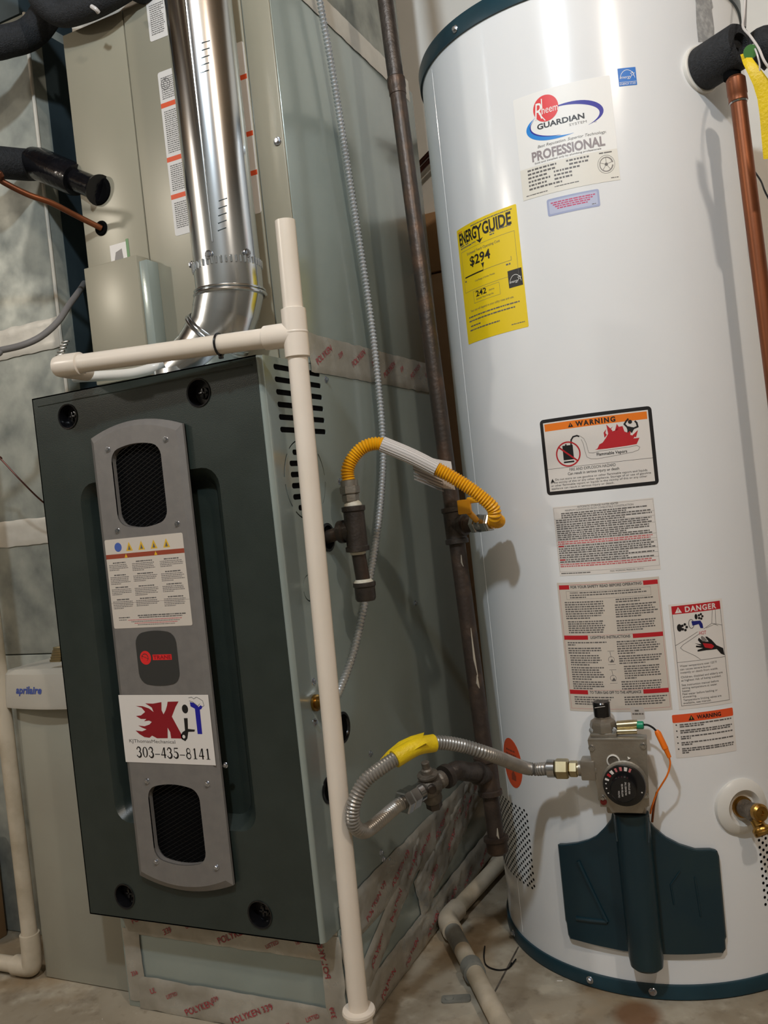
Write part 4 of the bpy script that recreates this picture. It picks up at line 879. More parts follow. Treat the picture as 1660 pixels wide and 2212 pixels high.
# ---- safety and lighting instructions
W_ = .5635*TR; H_ = .2035
P = Print(on_tank(-1.7965, .4463), .006); P.sheet(rect(0, 0, W_, H_), 'ink_paper_warm'); P.frame(.003, .004, W_-.0025, H_-.004, .0004, 'ink_pink')
def bar(y, a, b_, t, tw):
    P.rect(.003, y, a, y+.0065, 'ink_red', 2); P.rect(b_, y, W_-.0025, y+.0065, 'ink_red', 2); P.text(t, (a+b_)/2, y+.0014, .0040, 'ink_text', w=tw, al='C', bold=.03); P.rect(.003, y+.0065, W_-.0025, y+.0068, 'ink_pink', 2)
bar(H_-.0110, .0200, W_-.0240, 'FOR YOUR SAFETY READ BEFORE OPERATING', .108)
P.frame(.014, H_-.0270, W_-.014, H_-.0140, .0003, 'ink_text')
P.text('WARNING:', .020, H_-.0178, .0022, 'ink_text', w=.014, bold=.02); P.words(.036, W_-.028, H_-.0178, .0018, 'ink_text'); P.words(.020, W_-.020, H_-.0215, .0018, 'ink_text'); P.words(.020, .046, H_-.0250, .0018, 'ink_text')
P.para(.010, .074, H_-.0325, 8, .0036, .0019, 'ink_text'); P.para(.012, .074, H_-.0630, 6, .0034, .0019, 'ink_text', .9); P.para(.090, W_-.008, H_-.0310, 2, .0036, .0019, 'ink_text')
P.para(.088, W_-.006, H_-.0395, 6, .0036, .0019, 'ink_text'); P.para(.088, W_-.006, H_-.0640, 5, .0036, .0019, 'ink_text')
bar(H_-.0905, .0420, W_-.0470, 'LIGHTING INSTRUCTIONS', .060)
y = H_-.0960
P.para(.008, .070, y, 2, .0036, .0019, 'ink_text', .2); P.para(.008, .066, y-.009, 3, .0036, .0019, 'ink_text'); P.para(.010, .060, y-.0205, 5, .0036, .0019, 'ink_text'); P.para(.010, .062, y-.0395, 6, .0036, .0019, 'ink_text'); P.para(.010, .062, y-.062, 4, .0034, .0019, 'ink_text')
P.para(.085, W_-.008, y, 6, .0036, .0019, 'ink_text', .4); P.para(.086, W_-.006, y-.0225, 4, .0036, .0019, 'ink_text'); P.para(.092, W_-.008, y-.0385, 6, .0036, .0019, 'ink_text', .3); P.para(.086, W_-.006, y-.0620, 4, .0036, .0019, 'ink_text', .9)
for yy in (y-.026, y-.055): P.arc(.0745, yy, .0045, .0045, 0, 360, .0006, .0006, 'ink_micro', 3, 16); P.poly([(.0715, yy-.0045), (.0785, yy-.0045), (.0755, yy+.0010)], 'ink_text', 3); P.line([(.0745, yy+.003), (.0735, yy+.012)], .0007, 'ink_micro'); P.line([(.070, yy+.013), (.080, yy+.013)], .0006, 'ink_micro'); P.line([(.069, yy-.008), (.080, yy-.008)], .0005, 'ink_micro')
bar(.0270, .0330, W_-.0400, 'TO TURN GAS OFF TO THE APPLIANCE', .078)
P.para(.010, .072, .0215, 4, .0036, .0019, 'ink_text'); P.para(.088, W_-.006, .0215, 4, .0036, .0019, 'ink_text', .9)
P.done('instruction_label', wh, 'pale label with red bars and lighting instructions')
# ---- danger
W_ = .0770; H_ = .1525
P = Print(on_tank(-1.1840, .4500), .006); P.sheet(rect(-.004, -.005, W_+.004, H_+.003), 'ink_paper'); P.frame(0, 0, W_, H_, .0007, 'ink_text'); P.rect(0, H_-.0125, W_, H_, 'ink_red', 2)
P.text('DANGER', .0200, H_-.0105, .0078, 'ink_paper', w=.0500, bold=.03, sp=1.15); P.poly([(.0045, H_-.0110), (.0150, H_-.0110), (.00975, H_-.0020)], 'ink_paper', 3); P.rect(.0093, H_-.0085, .0102, H_-.0045, 'ink_red', 4)
P.rect(0, .0665, W_, .0671, 'ink_text', 2)
P.line([(0, .0925), (.018, .1010), (.036, .1100)], .0006, 'ink_text'); P.line([(.046, .1130), (.060, .1200), (W_, .1150)], .0006, 'ink_text'); P.line([(.060, .1200), (.063, .1400)], .0006, 'ink_text'); P.line([(.068, .1400), (.0665, .1170)], .0006, 'ink_text')
P.line([(.040, .1075), (.012, .0930), (.0075, .0885), (.011, .0845), (.028, .0745), (.036, .0680)], .0006, 'ink_text'); P.line([(.050, .1140), (.064, .1180), (.070, .1150)], .0005, 'ink_text')
P.poly(circ(.0090, .1190, .0038, 14, .0058), 'ink_black', 3)
for k in range(5): a = 2*math.pi*k/5; P.poly(circ(.0165+.0035*math.cos(a), .1190+.0045*math.sin(a), .0021, 8), 'ink_black', 3)
P.poly(circ(.0360, .1330, .0024, 12, .0042), 'ink_black', 3)
for k in range(5): a = 2*math.pi*k/5; P.poly(circ(.0430+.0030*math.cos(a), .1325+.0036*math.sin(a), .0019, 8), 'ink_black', 3)
P.arc(.0275, .1230, .0040, .0068, 0, 360, .0010, .0010, 'ink_text', 3, 20); P.poly([(.0280, .1270), (.0290, .1200), (.0390, .1215), (.0410, .1150), (.0455, .1145), (.0450, .1210), (.0420, .1265)], 'ink_navy', 4)
P.text('HOT', .0385, .1050, .0052, 'ink_pink', w=.0110, bold=.02)
P.poly([(.0400, .1010), (.0420, .0935), (.0500, .0950), (.0460, .1000), (.0420, .1030)], 'ink_micro', 3)
P.poly([(.0300, .0930), (.0400, .0905), (.0350, .0975), (.0370, .1010), (.0430, .0945), (.0520, .0930), (.0470, .1010), (.0500, .1010), (.0570, .0950), (.0640, .0860), (.0745, .0800), (.0760, .0690), (.0700, .0720), (.0640, .0800), (.0560, .0800), (.0470, .0805), (.0330, .0800), (.0330, .0825), (.0420, .0845), (.0310, .0870), (.0315, .0895), (.0400, .0880)], 'ink_black', 3)
P.poly([(.0420, .0920), (.0560, .0890), (.0600, .0850), (.0560, .0815), (.0450, .0850)], 'ink_red', 4)
for k, (t, y, wd) in enumerate((('Water temperature over 125\u00b0F', .0595, .058), ('can cause severe burns', .0545, .047), ('instantly or death from scalds.', .0495, .059), ('Children, disabled and elderly are', .0425, .066), ('at highest risk of being scalded.', .0375, .063), ('See instruction manual before', .0305, .058), ('setting temperature at water', .0258, .055), ('heater.', .0213, .013), ('Feel water before bathing or', .0168, .055), ('showering.', .0125, .021), ('Temperature limiting valves are', .0075, .060), ('available, see manual.', .0030, .043))):
    P.text(t, .0035, y, .0030, 'ink_text', w=wd, bold=.005)
P.done('danger_label', wh, 'danger label with red bar, tap and hand')
# ---- small orange headed warning
W_ = .0960; H_ = .0665
P = Print(on_tank(-1.2400, .3715), .006); P.sheet(rrect(0, 0, W_, H_, .002), 'ink_paper'); P.poly(rrect(0, H_-.0125, W_, H_, .002), 'ink_orange_red', 1)
P.text('WARNING', .0370, H_-.0095, .0058, 'ink_black', w=.0385, bold=.03); P.poly([(.0240, H_-.0105), (.0335, H_-.0105), (.02875, H_-.0025)], 'ink_black', 3); P.rect(.0283, H_-.0090, .0292, H_-.0050, 'ink_sign_yellow', 4)
y = H_-.0170
for k, n_ in enumerate((2, 2, 2, 2, 3)):
    P.poly(circ(.0050, y+.0012, .0011, 8), 'ink_black', 3)
    for j in range(n_): P.words(.0100, W_-.004, y-.0031*j, .0021, 'ink_text', 1. if j < n_-1 else (.45, .98, .18, .22, .12)[k], wl=4)
    y -= .0031*n_+.0030
P.done('warning_label', wh, 'small warning label with orange heading')
# ---- orange oval sticker
P = Print(on_tank(-2.318, .3370), .006); P.sheet(circ(0, 0, .0300, 30, .0430), 'ink_orange_red'); P.poly([(-.006, -.030), (.008, -.030), (.009, -.022), (.002, -.012), (-.005, -.020)], 'ink_brown', 2); P.poly(circ(.001, -.008, .002, 8), 'ink_brown', 2); P.words(-.016, .014, .020, .003, 'ink_brown'); P.words(-.018, .016, .013, .003, 'ink_brown')
P.done('oval_sticker', wh, 'oval orange sticker')
# ---- torn paper residue near the top
P = Print((lambda g_: lambda u, v, w_: g_(u*1.55, v, w_))(on_tank(-.668, 1.4560)), .006); pm('residue2', (150, 152, 150), rough=.6)
P.poly([(0, 0), (.006, .002), (.009, 0), (.017, .004), (.024, .001), (.027, .03), (.026, .058), (.029, .062), (.026, .085), (.021, .088), (.022, .094), (.027, .100), (.016, .102), (.008, .098), (.006, .088), (.001, .084), (.002, .060), (0, .03)], 'residue', 1)
P.done('torn_label', wh, 'torn grey remains of a label')

# ---- burner door cover
pts = [(-1.9537, .2260), (-1.9555, .1020), (-1.9500, .0980), (-1.9470, .0790), (-1.9360, .0732), (-1.6203, .0728), (-1.1060, .0722), (-1.0880, .0780), (-1.0860, .0920), (-1.0780, .0960), (-1.0730, .2200), (-1.0800, .2280), (-1.1100, .2311), (-1.1900, .2330), (-1.2700, .2420), (-1.3374, .2537), (-1.3900, .2680), (-1.4339, .2860), (-1.4500, .2990), (-1.5980, .2990), (-1.6162, .2804), (-1.6600, .2650), (-1.7100, .2510), (-1.7591, .2430), (-1.8300, .2350), (-1.9100, .2285)]
cv = [((a+1.52)*TR, z-.0728) for a, z in pts]
f_ = on_tank(-1.52, .0728); cm = MB()
def inset(c, k): cx = sum(p[0] for p in c)/len(c); cy = sum(p[1] for p in c)/len(c); return [(cx+(p[0]-cx)*k, cy+(p[1]-cy)*k) for p in c]
def rib(u, v, w_):  # the cover has a pressed triangle and a raised middle
    return f_(u, v, w_)
loft(cm, cv, .0006, cv, .0075, f_); loft(cm, cv, .0075, inset(cv, .975), .0100, f_); solid(cm, inset(cv, .975), (), .0100, .0100, f_, .008)
cm2 = cm
for a, b_ in (((-.085, .135), (-.048, .045)), ((-.048, .045), (-.098, .040)), ((.065, .130), (.050, .110)), ((.050, .110), (.052, .080)), ((.085, .12), (.088, .06))):
    cm2.tube([f_(a[0]+(b_[0]-a[0])*k/6, a[1]+(b_[1]-a[1])*k/6, .0100) for k in range(7)], .0016 if a[0] > 0 else .0035, 8)
cov = part('door_cover', cm2, 'cover_teal', wh, 'dark teal winged cover over the burner door', sharp=40)
bt = MB(); prof = []
for z, r_, w_ in ((.061, .012, .026), (.0615, .019, .026), (.066, .0240, .026), (.078, .0255, .026), (.20, .0262, .026), (.27, .0262, .026), (.300, .0260, .027)):
    prof.append((z, r_, w_))
rows = []
for z, r_, w_ in prof: rows.append([hf(.001+r_*math.sin(t), z, w_+r_*.85*math.cos(t)) for t in [math.radians(-150+300*k/26) for k in range(27)]])
bt.strip(rows); bt.add(rows[0], [tuple(range(27))]); bt.add(rows[-1], [tuple(range(27))])
part('burner_tube_cover', bt, 'cover_teal', wh, 'rounded teal channel in the middle of the cover')
for u, z0, z1 in ((-.024, .262, .300), (.027, .262, .298)): part('scratch', MB().tube([hf(u*.9, z0, .044), hf(u, z1, .040)], .0009, 6), 'duct_dark', wh)

# ---- gas control valve
def hbox(mb, u0, z0, w0, u1, z1, w1, bev=.001, mat=0):
    M = Matrix((UT.to_4d(), V((0, 0, 1, 0)), WN.to_4d(), (0, 0, 0, 1))).transposed(); M = Matrix.Translation(hf(0, 0, 0)) @ M
    M[3][3] = 1; m2 = Matrix(((UT.x, 0, WN.x, hf(0, 0, 0).x), (UT.y, 0, WN.y, hf(0, 0, 0).y), (0, 1, 0, 0), (0, 0, 0, 1))); return mb.box((u0, z0, w0), (u1, z1, w1), bev, mat, 2, m2)
hfm = lambda u, v, w_: hf(u, v, w_)
gc = part('gas_control', hbox(hbox(MB(), -.043, .322, .004, .028, .414, .047, .003), -.034, .300, .004, .024, .324, .035, .003), 'valve_alu', wh, 'grey metal gas control valve with black dial')
pl_ = MB(); plo = [(-.0400, .3165), (-.028, .3165), (-.024, .3085), (.020, .3085), (.024, .3165), (.0310, .3195), (.0370, .4195), (-.0490, .4175)]
solid(pl_, plo, (), .0475, .0505, hfm); hbox(pl_, -.0485, .4150, .030, .0365, .4205, .0510, .002)
part('cover_plate', pl_, 'valve_alu', gc, 'tapered brushed cover plate')
for u, z in ((-.0440, .4055), (.0310, .4085), (-.0350, .3300), (.0275, .3350)):
    screw(gc, hf(u, z, .0508), WN, .0032, 'steel')
part('wax_seal', MB().lathe(hf(-.0345, .3245, .0506), WN, [(.0050, 0), (.0048, .0015), (.002, .002)], 14), 'red_wax', gc)
part('button_ring', MB().lathe(hf(-.0140, .3865, .0505), WN, [(.0098, 0), (.0098, .002), (.0080, .0026), (.0078, -.0005)], 24, caps=False), 'plastic_white', gc, 'pale ring round the pilot button')
part('button', MB().lathe(hf(-.0140, .3865, .0500), WN, [(.0078, 0), (.0074, .0015), (.001, .0018)], 24), 'cast_valve', gc, 'round pilot button')
dl = MB(); dc = (.0, .3545)
dl.lathe(hf(*dc, .051), WN, [(.026, 0), (.026, .010), (.0305, .011), (.0310, .014), (.0300, .0165), (.0185, .0175)], 44)
part('dial', dl, 'black_gloss', gc, 'black temperature dial')
part('dial_base', MB().lathe(hf(*dc, .0505), WN, [(.0335, 0), (.0335, .004), (.030, .006)], 40), 'valve_alu', gc)
part('knob', MB().lathe(hf(*dc, .068), WN, [(.0185, 0), (.0185, .016), (.0170, .018), (.001, .0185)], 36), 'black_gloss', gc)
P = Print(lambda u, v, w_: hf(dc[0]+u, dc[1]+v, .0677+w_))
for k, a in enumerate((158, 142, 128, 112, 96, 80, 66)):
    A = math.radians(a); r0, r1 = .0215, .0285; hw = .06+.012*(k % 3)
    P.poly([(r0*math.cos(A-hw), r0*math.sin(A-hw)), (r0*math.cos(A+hw), r0*math.sin(A+hw)), (r1*math.cos(A+hw), r1*math.sin(A+hw)), (r1*math.cos(A-hw), r1*math.sin(A-hw))], ('ink_paper', 'ink_red', 'ink_paper', 'ink_pink', 'ink_pink', 'ink_paper', 'ink_pink')[k], 2)
for k in range(12):
    A = math.radians(140-9.5*k); P.line([(.0193*math.cos(A), .0193*math.sin(A)), (.0208*math.cos(A), .0208*math.sin(A))], .0009, 'ink_paper', 2)
for a in (172, 188, 204, -20): A = math.radians(a); P.poly(circ(.026*math.cos(A), .026*math.sin(A), .0011, 8), 'ink_paper', 2)
P.done('dial_print', gc)
P = Print(lambda u, v, w_: hf(dc[0]+u, dc[1]+v, .0866+w_))
for k in range(4):
    P.text(('CAUTION', 'HOTTER WATER', 'INCREASES THE', 'RISK OF SCALD')[k], -.0050+.0050*k, -.0105+.002*k, .0024, 'ink_paper', w=(.010, .0185, .019, .0165)[k], rot=math.pi/2-.05)
P.done('knob_print', gc)
part('dial_pointer', MB().box((0, 0, 0), (0.001, 0.001, .001)).lathe(hf(.0085, .3905, .0508), WN, [(.0030, 0), (.0015, .003), (.001, .0035)], 3), 'plastic_white', gc)
nk = MB(); hbox(nk, -.0455, .4205, .010, -.0060, .4260, .046, .0015); nk.lathe(hf(-.0265, .4260, .028), (0, 0, 1), [(.0200, 0), (.0208, .008), (.0185, .015), (.0125, .019), (.0125, .022)], 8)
part('gas_cock_base', nk, 'valve_alu', gc)
part('gas_cock_knob', MB().lathe(hf(-.0265, .4440, .028), (0, 0, 1), [(.0105, 0), (.0125, .006), (.0128, .024), (.0115, .026), (.003, .0262)], 24), 'black_gloss', gc, 'black gas cock knob')
P = Print(lambda u, v, w_: hf(-.0265+u, .4640+v, .0412+w_)); P.line([(-.008, 0), (.007, .002)], .0008, 'ink_paper', 1); P.done('knob_mark', gc)
for u in (-.0425, -.0100): screw(gc, hf(u, .4290, .0395), V((0, 0, 1))*.4+WN, .0030, 'steel')
part('magnet_tube', MB().tube([hf(-.006, .4330, .028), hf(.024, .4350, .028)], .0070, 20).tube([hf(-.006, .4260, .036), hf(.023, .4270, .036)], .0045, 14), 'brass_pale', gc, 'brass thermocouple fitting')
part('green_plug', MB().lathe(hf(.0230, .4340, .030), UT, [(.0052, 0), (.0060, .001), (.0060, .009), (.0045, .010)], 18), 'green_plastic', gc, 'green plastic plug')
tgf = lambda u, v, w_: hf(.0165+u, .4420+v, .030+w_+.004*v/.02); tgm = MB(); solid(tgm, rrect(0, 0, .0195, .0210, .003), (), 0, .0005, tgf); part('wire_tag', tgm, 'tag_white', gc, 'small white wire tag')
P = Print(lambda u, v, w_: tgf(u, v, w_+.0006)); P.words(.006, .013, .014, .0020, 'ink_text'); P.words(.002, .018, .009, .0018, 'ink_text'); P.done('tag_print', gc)
part('dark_wire', MB().tube(spline([hf(.032, .4345, .030), hf(.039, .4345, .032), hf(.046, .4310, .034), hf(.052, .4250, .036)], 6), .0016, 8), 'black_gloss', gc)
part('wire_connector', MB().tube([hf(.0505, .4275, .036), hf(.0525, .4240, .036), hf(.0610, .4010, .038), hf(.0620, .3990, .038)], [.003, .0046, .0046, .003], 12).tube([hf(.0610, .4020, .038), hf(.0655, .3880, .038)], [.0040, .0030], 12), 'orange', gc, 'orange sleeve')
part('orange_wire', MB().tube(spline([hf(.0650, .3890, .038), hf(.0655, .3780, .038), hf(.0600, .3620, .038), hf(.0500, .3460, .036), hf(.0420, .3330, .034), hf(.0330, .3120, .030), hf(.0290, .2990, .026)], 6), .0013, 8), 'orange', gc)
part('pilot_tube', MB().tube(spline([hf(.0420, .3330, .030), hf(.0370, .3180, .028), hf(.0330, .3000, .026), hf(.030, .285, .022)], 6), .0018, 8), 'copper', gc).data
part('inlet_boss', hbox(MB(), -.0640, .3560, .024, -.0420, .3860, .052, .002).tube([hf(-.040, .371, .04), hf(-.068, .371, .04)], .0115, 20), 'valve_alu', gc)

# ---- drain valve
a = -.905; nD = V((math.cos(a), math.sin(a), 0)); tD = V((-math.sin(a), math.cos(a), 0)); oD = on_tank(a, .2862)(0, 0, 0)
dv_ = part('drain_valve', MB().lathe(oD, nD, [(.0165, .002), (.0160, .007), (.012, .008)], 24), 'brass', wh, 'brass drain valve in white ring')
part('escutcheon', MB().lathe(oD, nD, [(.0435, -.004), (.0425, .003), (.036, .0085), (.0275, .0105), (.0240, .0075), (.0215, .0020), (.0005, .0015)], 48, caps=False), 'plastic_white', dv_, 'round white plastic ring')
k0 = oD+nD*.004; part('body', MB().lathe(k0, nD, [(.0125, 0), (.0135, .006), (.0125, .018), (.0140, .024), (.0140, .031), (.009, .034)], 24).ball(k0+nD*.024, .0135), 'cast_valve', dv_)
part('handle', MB().lathe(k0+nD*.034+V((0, 0, .004)), nD+V((0, 0, .1)), [(.0095, 0), (.0130, .003), (.0130, .010), (.0100, .013), (.004, .0125), (.003, .010), (.0005, .010)], 24, caps=False), 'brass', dv_, 'round brass handle')
sd = (nD*.6+tD*.10-V((0, 0, .9))).normalized(); s0 = k0+nD*.026-V((0, 0, .004))
part('spout', MB().lathe(s0, sd, [(.0090, 0), (.0095, .016), (.0125, .019), (.0135, .021), (.0135, .0235), (.0128, .0245), (.0135, .0255), (.0135, .028), (.0125, .030), (.0095, .030), (.009, .022)], 24, caps=False), 'brass', dv_, 'threaded brass hose spout')

# ---- relief valve, foam and copper discharge pipe
a = -.668; nT = V((math.cos(a), math.sin(a), 0)); oT = on_tank(a, 1.4130)(0, 0, 0)
tpv = part('relief_valve', MB().lathe(oT, nT, [(.0365, -.006), (.0362, .003), (.0345, .0045), (.02, .005)], 40), 'plastic_white', wh, 'relief valve with white ring and black foam')
tdir = (nT+V((.10, .02, .05))).normalized()
part('foam', MB().lathe(oT+nT*.003, tdir, [(.0325, 0), (.0330, .004), (.0325, .066), (.0300, .070), (.0170, .070), (.016, .060)], 40), 'black_foam', tpv, 'black foam tube')
e0 = oT+tdir*.072
part('foam', MB().tube(spline([e0+V((.012, .04, -.008)), e0+V((.032, .035, .004)), e0+V((.054, .03, -.014)), e0+V((.066, .025, -.045))], 8), .0265, 28), 'black_foam', tpv, 'second curved piece of black foam')
part('outlet', MB().tube([oT+tdir*.052, oT+tdir*.052+V((0, 0, -.040))], .0125, 20), 'black', tpv)
c0_ = at_d(1590, 172, 1.262); c9 = at_d(1672, 830, 1.262); cdn = (c9-c0_).normalized()
cpp = thing('copper_pipe', 'brown copper discharge pipe running down beside the heater', 'pipe', c9)
part('pipe', MB().tube([c0_+cdn*.016, c0_.lerp(c9, 2.35)], .0112, 24), 'copper', cpp)
part('adapter', MB().lathe(c0_, cdn, [(.010, -.004), (.0135, 0), (.0138, .022), (.0130, .024), (.0134, .032), (.0112, .034)], 24), 'copper', cpp)
part('solder_ring', MB().lathe(c0_+cdn*.030, cdn, [(.0120, 0), (.0128, .002), (.0120, .005)], 24), 'steel', cpp, 'bright solder ring')
# yellow tag with wire on the lever
yt = thing('hanging_tag', 'yellow tag wired to the relief valve, hanging at right edge', 'tag', at_d(1640, 200, 1.19))
rows = []
for (l, r_, d) in (((1600, 118), (1618, 112), 1.185), ((1606, 138), (1628, 128), 1.175), ((1617, 160), (1642, 146), 1.17), ((1628, 184), (1660, 170), 1.17), ((1637, 214), (1674, 205), 1.172), ((1642, 250), (1684, 245), 1.175), ((1646, 300), (1692, 296), 1.18), ((1650, 344), (1698, 340), 1.185)):
    L0, R0 = at_d(*l, d), at_d(*r_, d-.006); rows.append([L0, L0.lerp(R0, .5)+(CAM-L0).normalized()*.004, R0])
part('tag', MB().strip(rows), 'yellow_tag', yt, 'bent yellow card', sharp=80)
part('green_patch', MB().lathe(at_d(1622, 112, 1.17), (CAM-at_d(1622, 112, 1.17)), [(.009, 0), (.0088, .001), (.001, .0012)], 20), 'green_tag', yt, 'green disc')
part('wire', MB().tube(spline([at_d(1612, -30, 1.26), at_d(1608, 30, 1.24), at_d(1606, 58, 1.205), at_d(1622, 78, 1.175), at_d(1640, 105, 1.16), at_d(1652, 132, 1.155), at_d(1672, 160, 1.155)], 8), .0017, 8).tube(spline([at_d(1628, 96, 1.172), at_d(1636, 116, 1.162), at_d(1642, 140, 1.162), at_d(1641, 158, 1.166)], 6), .0013, 8), 'tag_white', yt, 'pale wire')
solo('thin_cord', MB().tube(spline([at_d(1632, 372, 1.36), at_d(1645, 392, 1.34), at_d(1654, 415, 1.32), at_d(1672, 450, 1.3), at_d(1700, 520, 1.3), at_d(1730, 900, 1.3), at_d(1760, 1500, 1.3)], 6), .0015, 8), 'black_gloss', 'thin black cord at right edge behind the copper pipe', 'cord')
solo('ceiling_cord', MB().tube([at_d(1609, 60, 1.30), at_d(1613, -60, 1.36), at_d(1618, -220, 1.5), at_d(1618, -220, 1.5)+V((.02, .02, .75))], .0026, 8), 'cable_grey', 'grey cord coming down from above onto the black foam', 'cord')

# ================================================================ LEFT SIDE: return duct, filter cabinet, drain pipe
rd = thing('return_duct', 'mottled galvanized return duct with pale tape bands at far left', 'duct', (-.45, .45, .5))
part('duct_body', MB().box((-.95, .20, .578), (-.115, .80, 1.80), .002), 'duct_spangle', rd)
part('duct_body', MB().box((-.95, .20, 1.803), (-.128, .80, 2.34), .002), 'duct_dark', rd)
part('corner_highlight', MB().tube([V((-.116, .200, .50)), V((-.116, .200, 1.80))], .0035, 8), 'white_tape', rd, 'painted highlight on the corner edge')  # pale tube painting the bright highlight along the duct corner
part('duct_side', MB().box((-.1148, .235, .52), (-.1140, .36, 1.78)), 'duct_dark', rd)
tape((-.80, .1985, 1.165), (1, 0, 0), (0, 0, 1), (0, -1, 0), .685, .058, 'tape_band', rd, mat='white_tape', seed=21, amp=.0015)
tape((-.80, .1985, .795), (1, 0, 0), (0, 0, 1), (0, -1, 0), .685, .052, 'tape_band', rd, mat='white_tape', seed=22, amp=.0015)
part('duct_body', MB().box((-.95, .20, .001), (-.218, .80, .576), .002), 'duct_spangle', rd)
fcab = thing('filter_cabinet', 'low light grey filter cabinet standing on the floor left of the furnace', 'cabinet', (-.08, .3, 0))
part('body', MB().box((-.2055, .0775, .0015), (-.004, .70, .505), .002), 'filter_panel', fcab)
cvm = MB(); rows = []
for k in range(13):
    x = -.214+(.207)*k/12; q = (k-6)/6; b_ = .012*(1-q*q); rows.append([V((x, .0765, .572)), V((x, .0765-.010-b_*.4, .566)), V((x, .0765-.014-b_, .512)), V((x, .0765-.013-b_, .506)), V((x, .0765, .5055))])
cvm.strip(rows); part('cover', cvm, 'plastic_box', fcab, 'bowed off-white front cover')
part('top', MB().box((-.214, .0768, .5055), (-.004, .70, .573), .002), 'plastic_box', fcab)
P = Print(lambda u, v, w_: V((-.178+u, .0765-.0140+(.0215+v)*.0741-.012*(1-min(1, ((-.178+u+.1105)/.1035)**2))*(1-(.0215+v)*11.1)-.0004-w_, .5335+v))); P.text('aprilaire', 0, 0, .0120, 'ink_marker', w=.066, bold=.03, shear=.1); P.done('blue_lettering', fcab)
ff = MB()
for k in range(5): ff.box((-.105+.006*k, .074-.003*k, .585+.005*k), (-.080+.005*k, .082, .590+.006*k), .0008)
part('crumpled_foil', ff, 'brass_pale', fcab, 'bits of shiny crumpled foil')
ld = at_z(72, 2088, .021); ld.z = .020
lp_top = at_y(-28, 1200, ld.y-.0)
lp = thing('left_drain_pipe', 'cream plastic drain pipe at far left, bending along the floor', 'pipe', (ld.x, ld.y, 0))
tpz = V((at_y(-8, 1400, .065).x, .065, at_y(-8, 1400, .065).z)); dd = (tpz-V((ld.x, ld.y, .02))).normalized()
part('pipe', MB().tube([V((ld.x, ld.y, .028)), V((ld.x, ld.y, .028))+dd*1.35], .0142, 24), 'pvc_old', lp)
part('elbow_fitting', MB().tube(spline([V((ld.x, ld.y, .022))+dd*.062, V((ld.x, ld.y, .022))+dd*.03, V((ld.x-.003, ld.y, .025)), V((ld.x-.014, ld.y, .0195)), V((ld.x-.045, ld.y, .0190))], 8), .0178, 24), 'pvc_old', lp)
part('pipe', MB().tube([V((ld.x-.04, ld.y, .0185)), V((-.95, ld.y-.01, .0185))], .0142, 24), 'pvc_old', lp, 'floor pipe')
solo('wood_block', MB().box((-.85, .12, 0), (-.425, .185, .215), .003), 'wood', 'brown wooden block behind the far left drain pipe', 'wood')
solo('grey_cable', MB().tube(spline([at_d(-400, 760, 1.4), at_d(-40, 765, 1.45), at_d(0, 757, 1.47), at_d(50, 745, 1.5), at_d(90, 726, 1.52), at_d(125, 695, 1.55), at_d(150, 658, 1.59), at_d(172, 628, 1.64), at_d(182, 612, 1.72)], 8), .0058, 12), 'cable_grey', 'thick grey cable drooping across the return duct at left', 'cable')
solo('red_wire', MB().tube(spline([at_d(-400, 700, 1.5), at_d(-30, 965, 1.6), at_d(0, 990, 1.6), at_d(45, 1038, 1.6), at_d(90, 1082, 1.62), at_d(130, 1110, 1.66)], 6), .0016, 8), 'copper_dark', 'thin dark red wire running behind the furnace door at left', 'wire')
ft = MB()
for k in range(6): p = at_d(132-3*k, 742+7*k, 1.58); ft.box(p, p+V((.018, .003, .003)), .0008)
solo('foil_scrap', ft, 'steel', 'crumpled shiny foil scrap at the duct edge beside the grey cable', 'scrap')
# refrigerant lines
p_end = at_y(215, 411, .135); b0 = at_d(75, 350, 1.62)
sl_ = thing('suction_line', 'thick black taped suction line entering the coil cabinet', 'pipe', p_end)
dline = (p_end-b0).normalized()
part('insulation', MB().tube(spline([at_d(-420, 400, 1.5), at_d(-80, 352, 1.58), at_d(-20, 350, 1.59), b0-V((.02, 0, 0)), b0+dline*.02, b0+dline*.06], 8), .0285, 24), 'black_foam', sl_)
part('tape_wrap', MB().tube([b0-dline*.006, b0+dline*.02, b0.lerp(p_end, .62), b0.lerp(p_end, .66)], [.026, .0300, .0290, .027], 28), 'black_wrap', sl_, 'shiny black tape')
part('end_collar', MB().tube([b0.lerp(p_end, .62), b0.lerp(p_end, .95), p_end-dline*.004, p_end], [.020, .020, .026, .027], 24), 'black_wrap', sl_)
solo('liquid_line', MB().tube(spline([at_y(-400, 300, -.1), at_y(-40, 362, -.02), at_y(5, 392, .0), at_y(60, 420, .03), at_y(110, 438, .06), at_y(165, 466, .10), at_y(219, 493, .137)], 8), .0050, 12), 'copper', 'thin copper liquid line curving into the coil cabinet', 'pipe')
solo('black_hose', MB().tube(spline([V((.40, -.12, 2.40)), V((.36, -.12, 2.0)), at_d(330, -75, 1.44), at_d(275, -30, 1.45), at_d(225, 0, 1.46), at_d(180, 20, 1.48), at_d(130, 30, 1.50), at_d(90, 0, 1.5), at_d(60, -60, 1.5), V((-.12, -.02, 2.0)), V((-.12, -.02, 2.40))], 8), .021, 24), 'black_foam', 'thick black insulated hose crossing the top left corner', 'pipe')
solo('black_hose', MB().tube(spline([V((.02, .08, 2.40)), V((.02, .08, 2.05)), at_d(170, -110, 1.56), at_d(130, -30, 1.56), at_d(100, 30, 1.57), at_d(68, 70, 1.58), at_d(20, 88, 1.56), at_d(-60, 95, 1.54), at_d(-330, 60, 1.5)], 8), .0270, 24), 'black_foam', 'black insulated line curving left over the return duct', 'pipe')
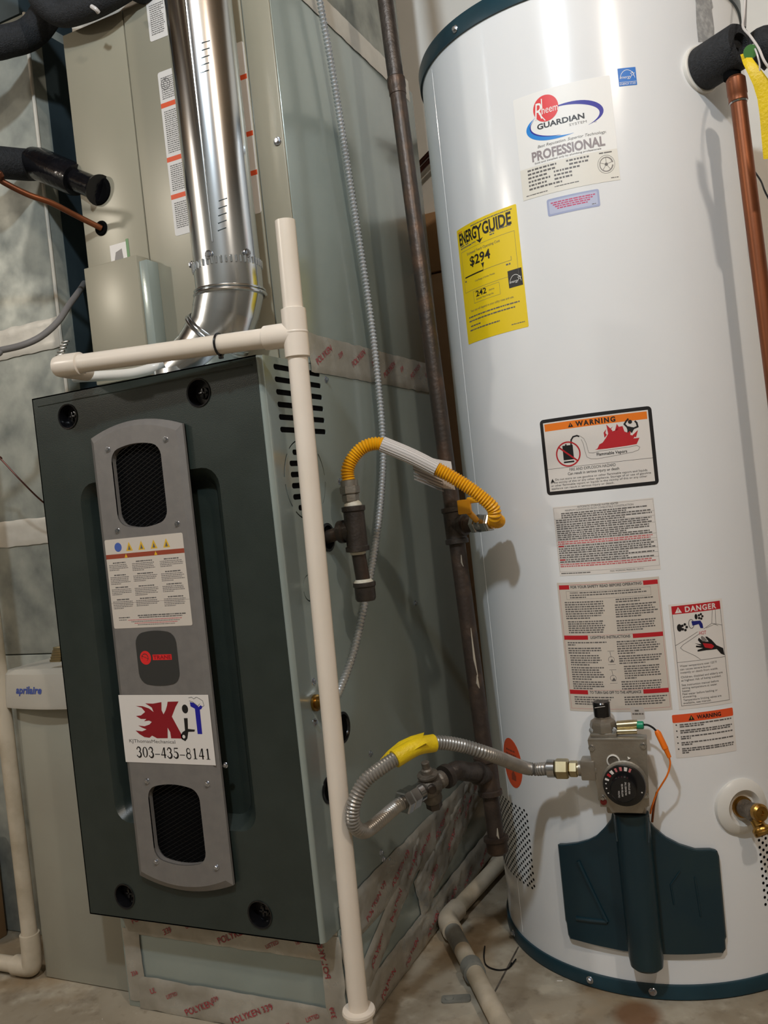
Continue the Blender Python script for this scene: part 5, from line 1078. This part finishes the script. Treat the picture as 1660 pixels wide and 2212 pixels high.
solo('hose_tie', MB().tube(spline([at_d(198, 14, 1.435), at_d(207, 20, 1.432), at_d(213, 27, 1.437)], 4), .0035, 8), 'tag_white', 'small white tie on the black hose at the top left', 'tie')

# ================================================================ FLOOR
fp = thing('floor_drain_pipe', 'dirty white drain pipe on the floor between furnace and heater', 'pipe', (.5, .4, 0))
q0 = at_z(1140, 1800, .022); q1 = at_z(948, 1985, .022); q2 = at_z(1090, 2225, .022); q1.x = max(q1.x, FWID+.022)
r_f = .0150; q3 = q1+(q2-q1)*1.5
part('pipe', MB().tube([q0, q1], r_f, 24), 'pvc_old', fp, 'back run of pipe')
part('pipe', MB().tube([q1, q3], r_f, 24), 'pvc_old', fp, 'front run of pipe')
da = (q0-q1).normalized(); db = (q2-q1).normalized()
part('elbow_fitting', MB().tube(spline([q1+da*.045, q1+da*.02, q1+da*.004+db*.004, q1+db*.02, q1+db*.045], 8), .0190, 24), 'pvc_old', fp)
mr_ = q1.lerp(q2, .515); part('pipe', MB().tube([q1+db*.046, q1+db*.115], r_f+.0004, 24), 'pvc_grey', fp, 'grey stained length')
part('coupling', MB().lathe(mr_-db*.014, db, [(r_f, 0), (.0188, .001), (.0188, .026), (r_f, .027)], 24, caps=False), 'pvc_grey', fp, 'grey band coupling')
sc_ = at_z(977, 2160, .0); m_ = MB(); solid(m_, rrect(-.017, -.010, .030, .010, .005), [circ(-.004, 0, .0035, 14)], .0005, .0028, flatmap(sc_, (.94, .34, 0), (-.34, .94, 0), (0, 0, 1))); m_.lathe(sc_+V((-.0038, -.0014, .0005)), (0, 0, 1), [(.0075, .002), (.0070, .004), (.0035, .005), (.001, .005)], 18)
part('strap_foot', m_, 'pvc_grey', fp, 'grey strap foot with bolt')
solo('wire_scrap', MB().tube(spline([at_z(1048, 2044, .006), at_z(1046, 2068, .002), at_z(1052, 2086, .002), at_z(1075, 2095, .002), at_z(1098, 2092, .002), at_z(1106, 2080, .004), at_z(1103, 2088, .002), at_z(1115, 2072, .004)], 6), .0013, 8), 'black_gloss', 'bent piece of black wire lying on the floor beside the heater', 'wire')
solo('straw_scrap', MB().tube([at_z(1204, 2119, .001), at_z(1216, 2119, .001)], .0008, 6), 'plastic_white', 'tiny pale sliver lying on the floor below the heater rim', 'scrap')
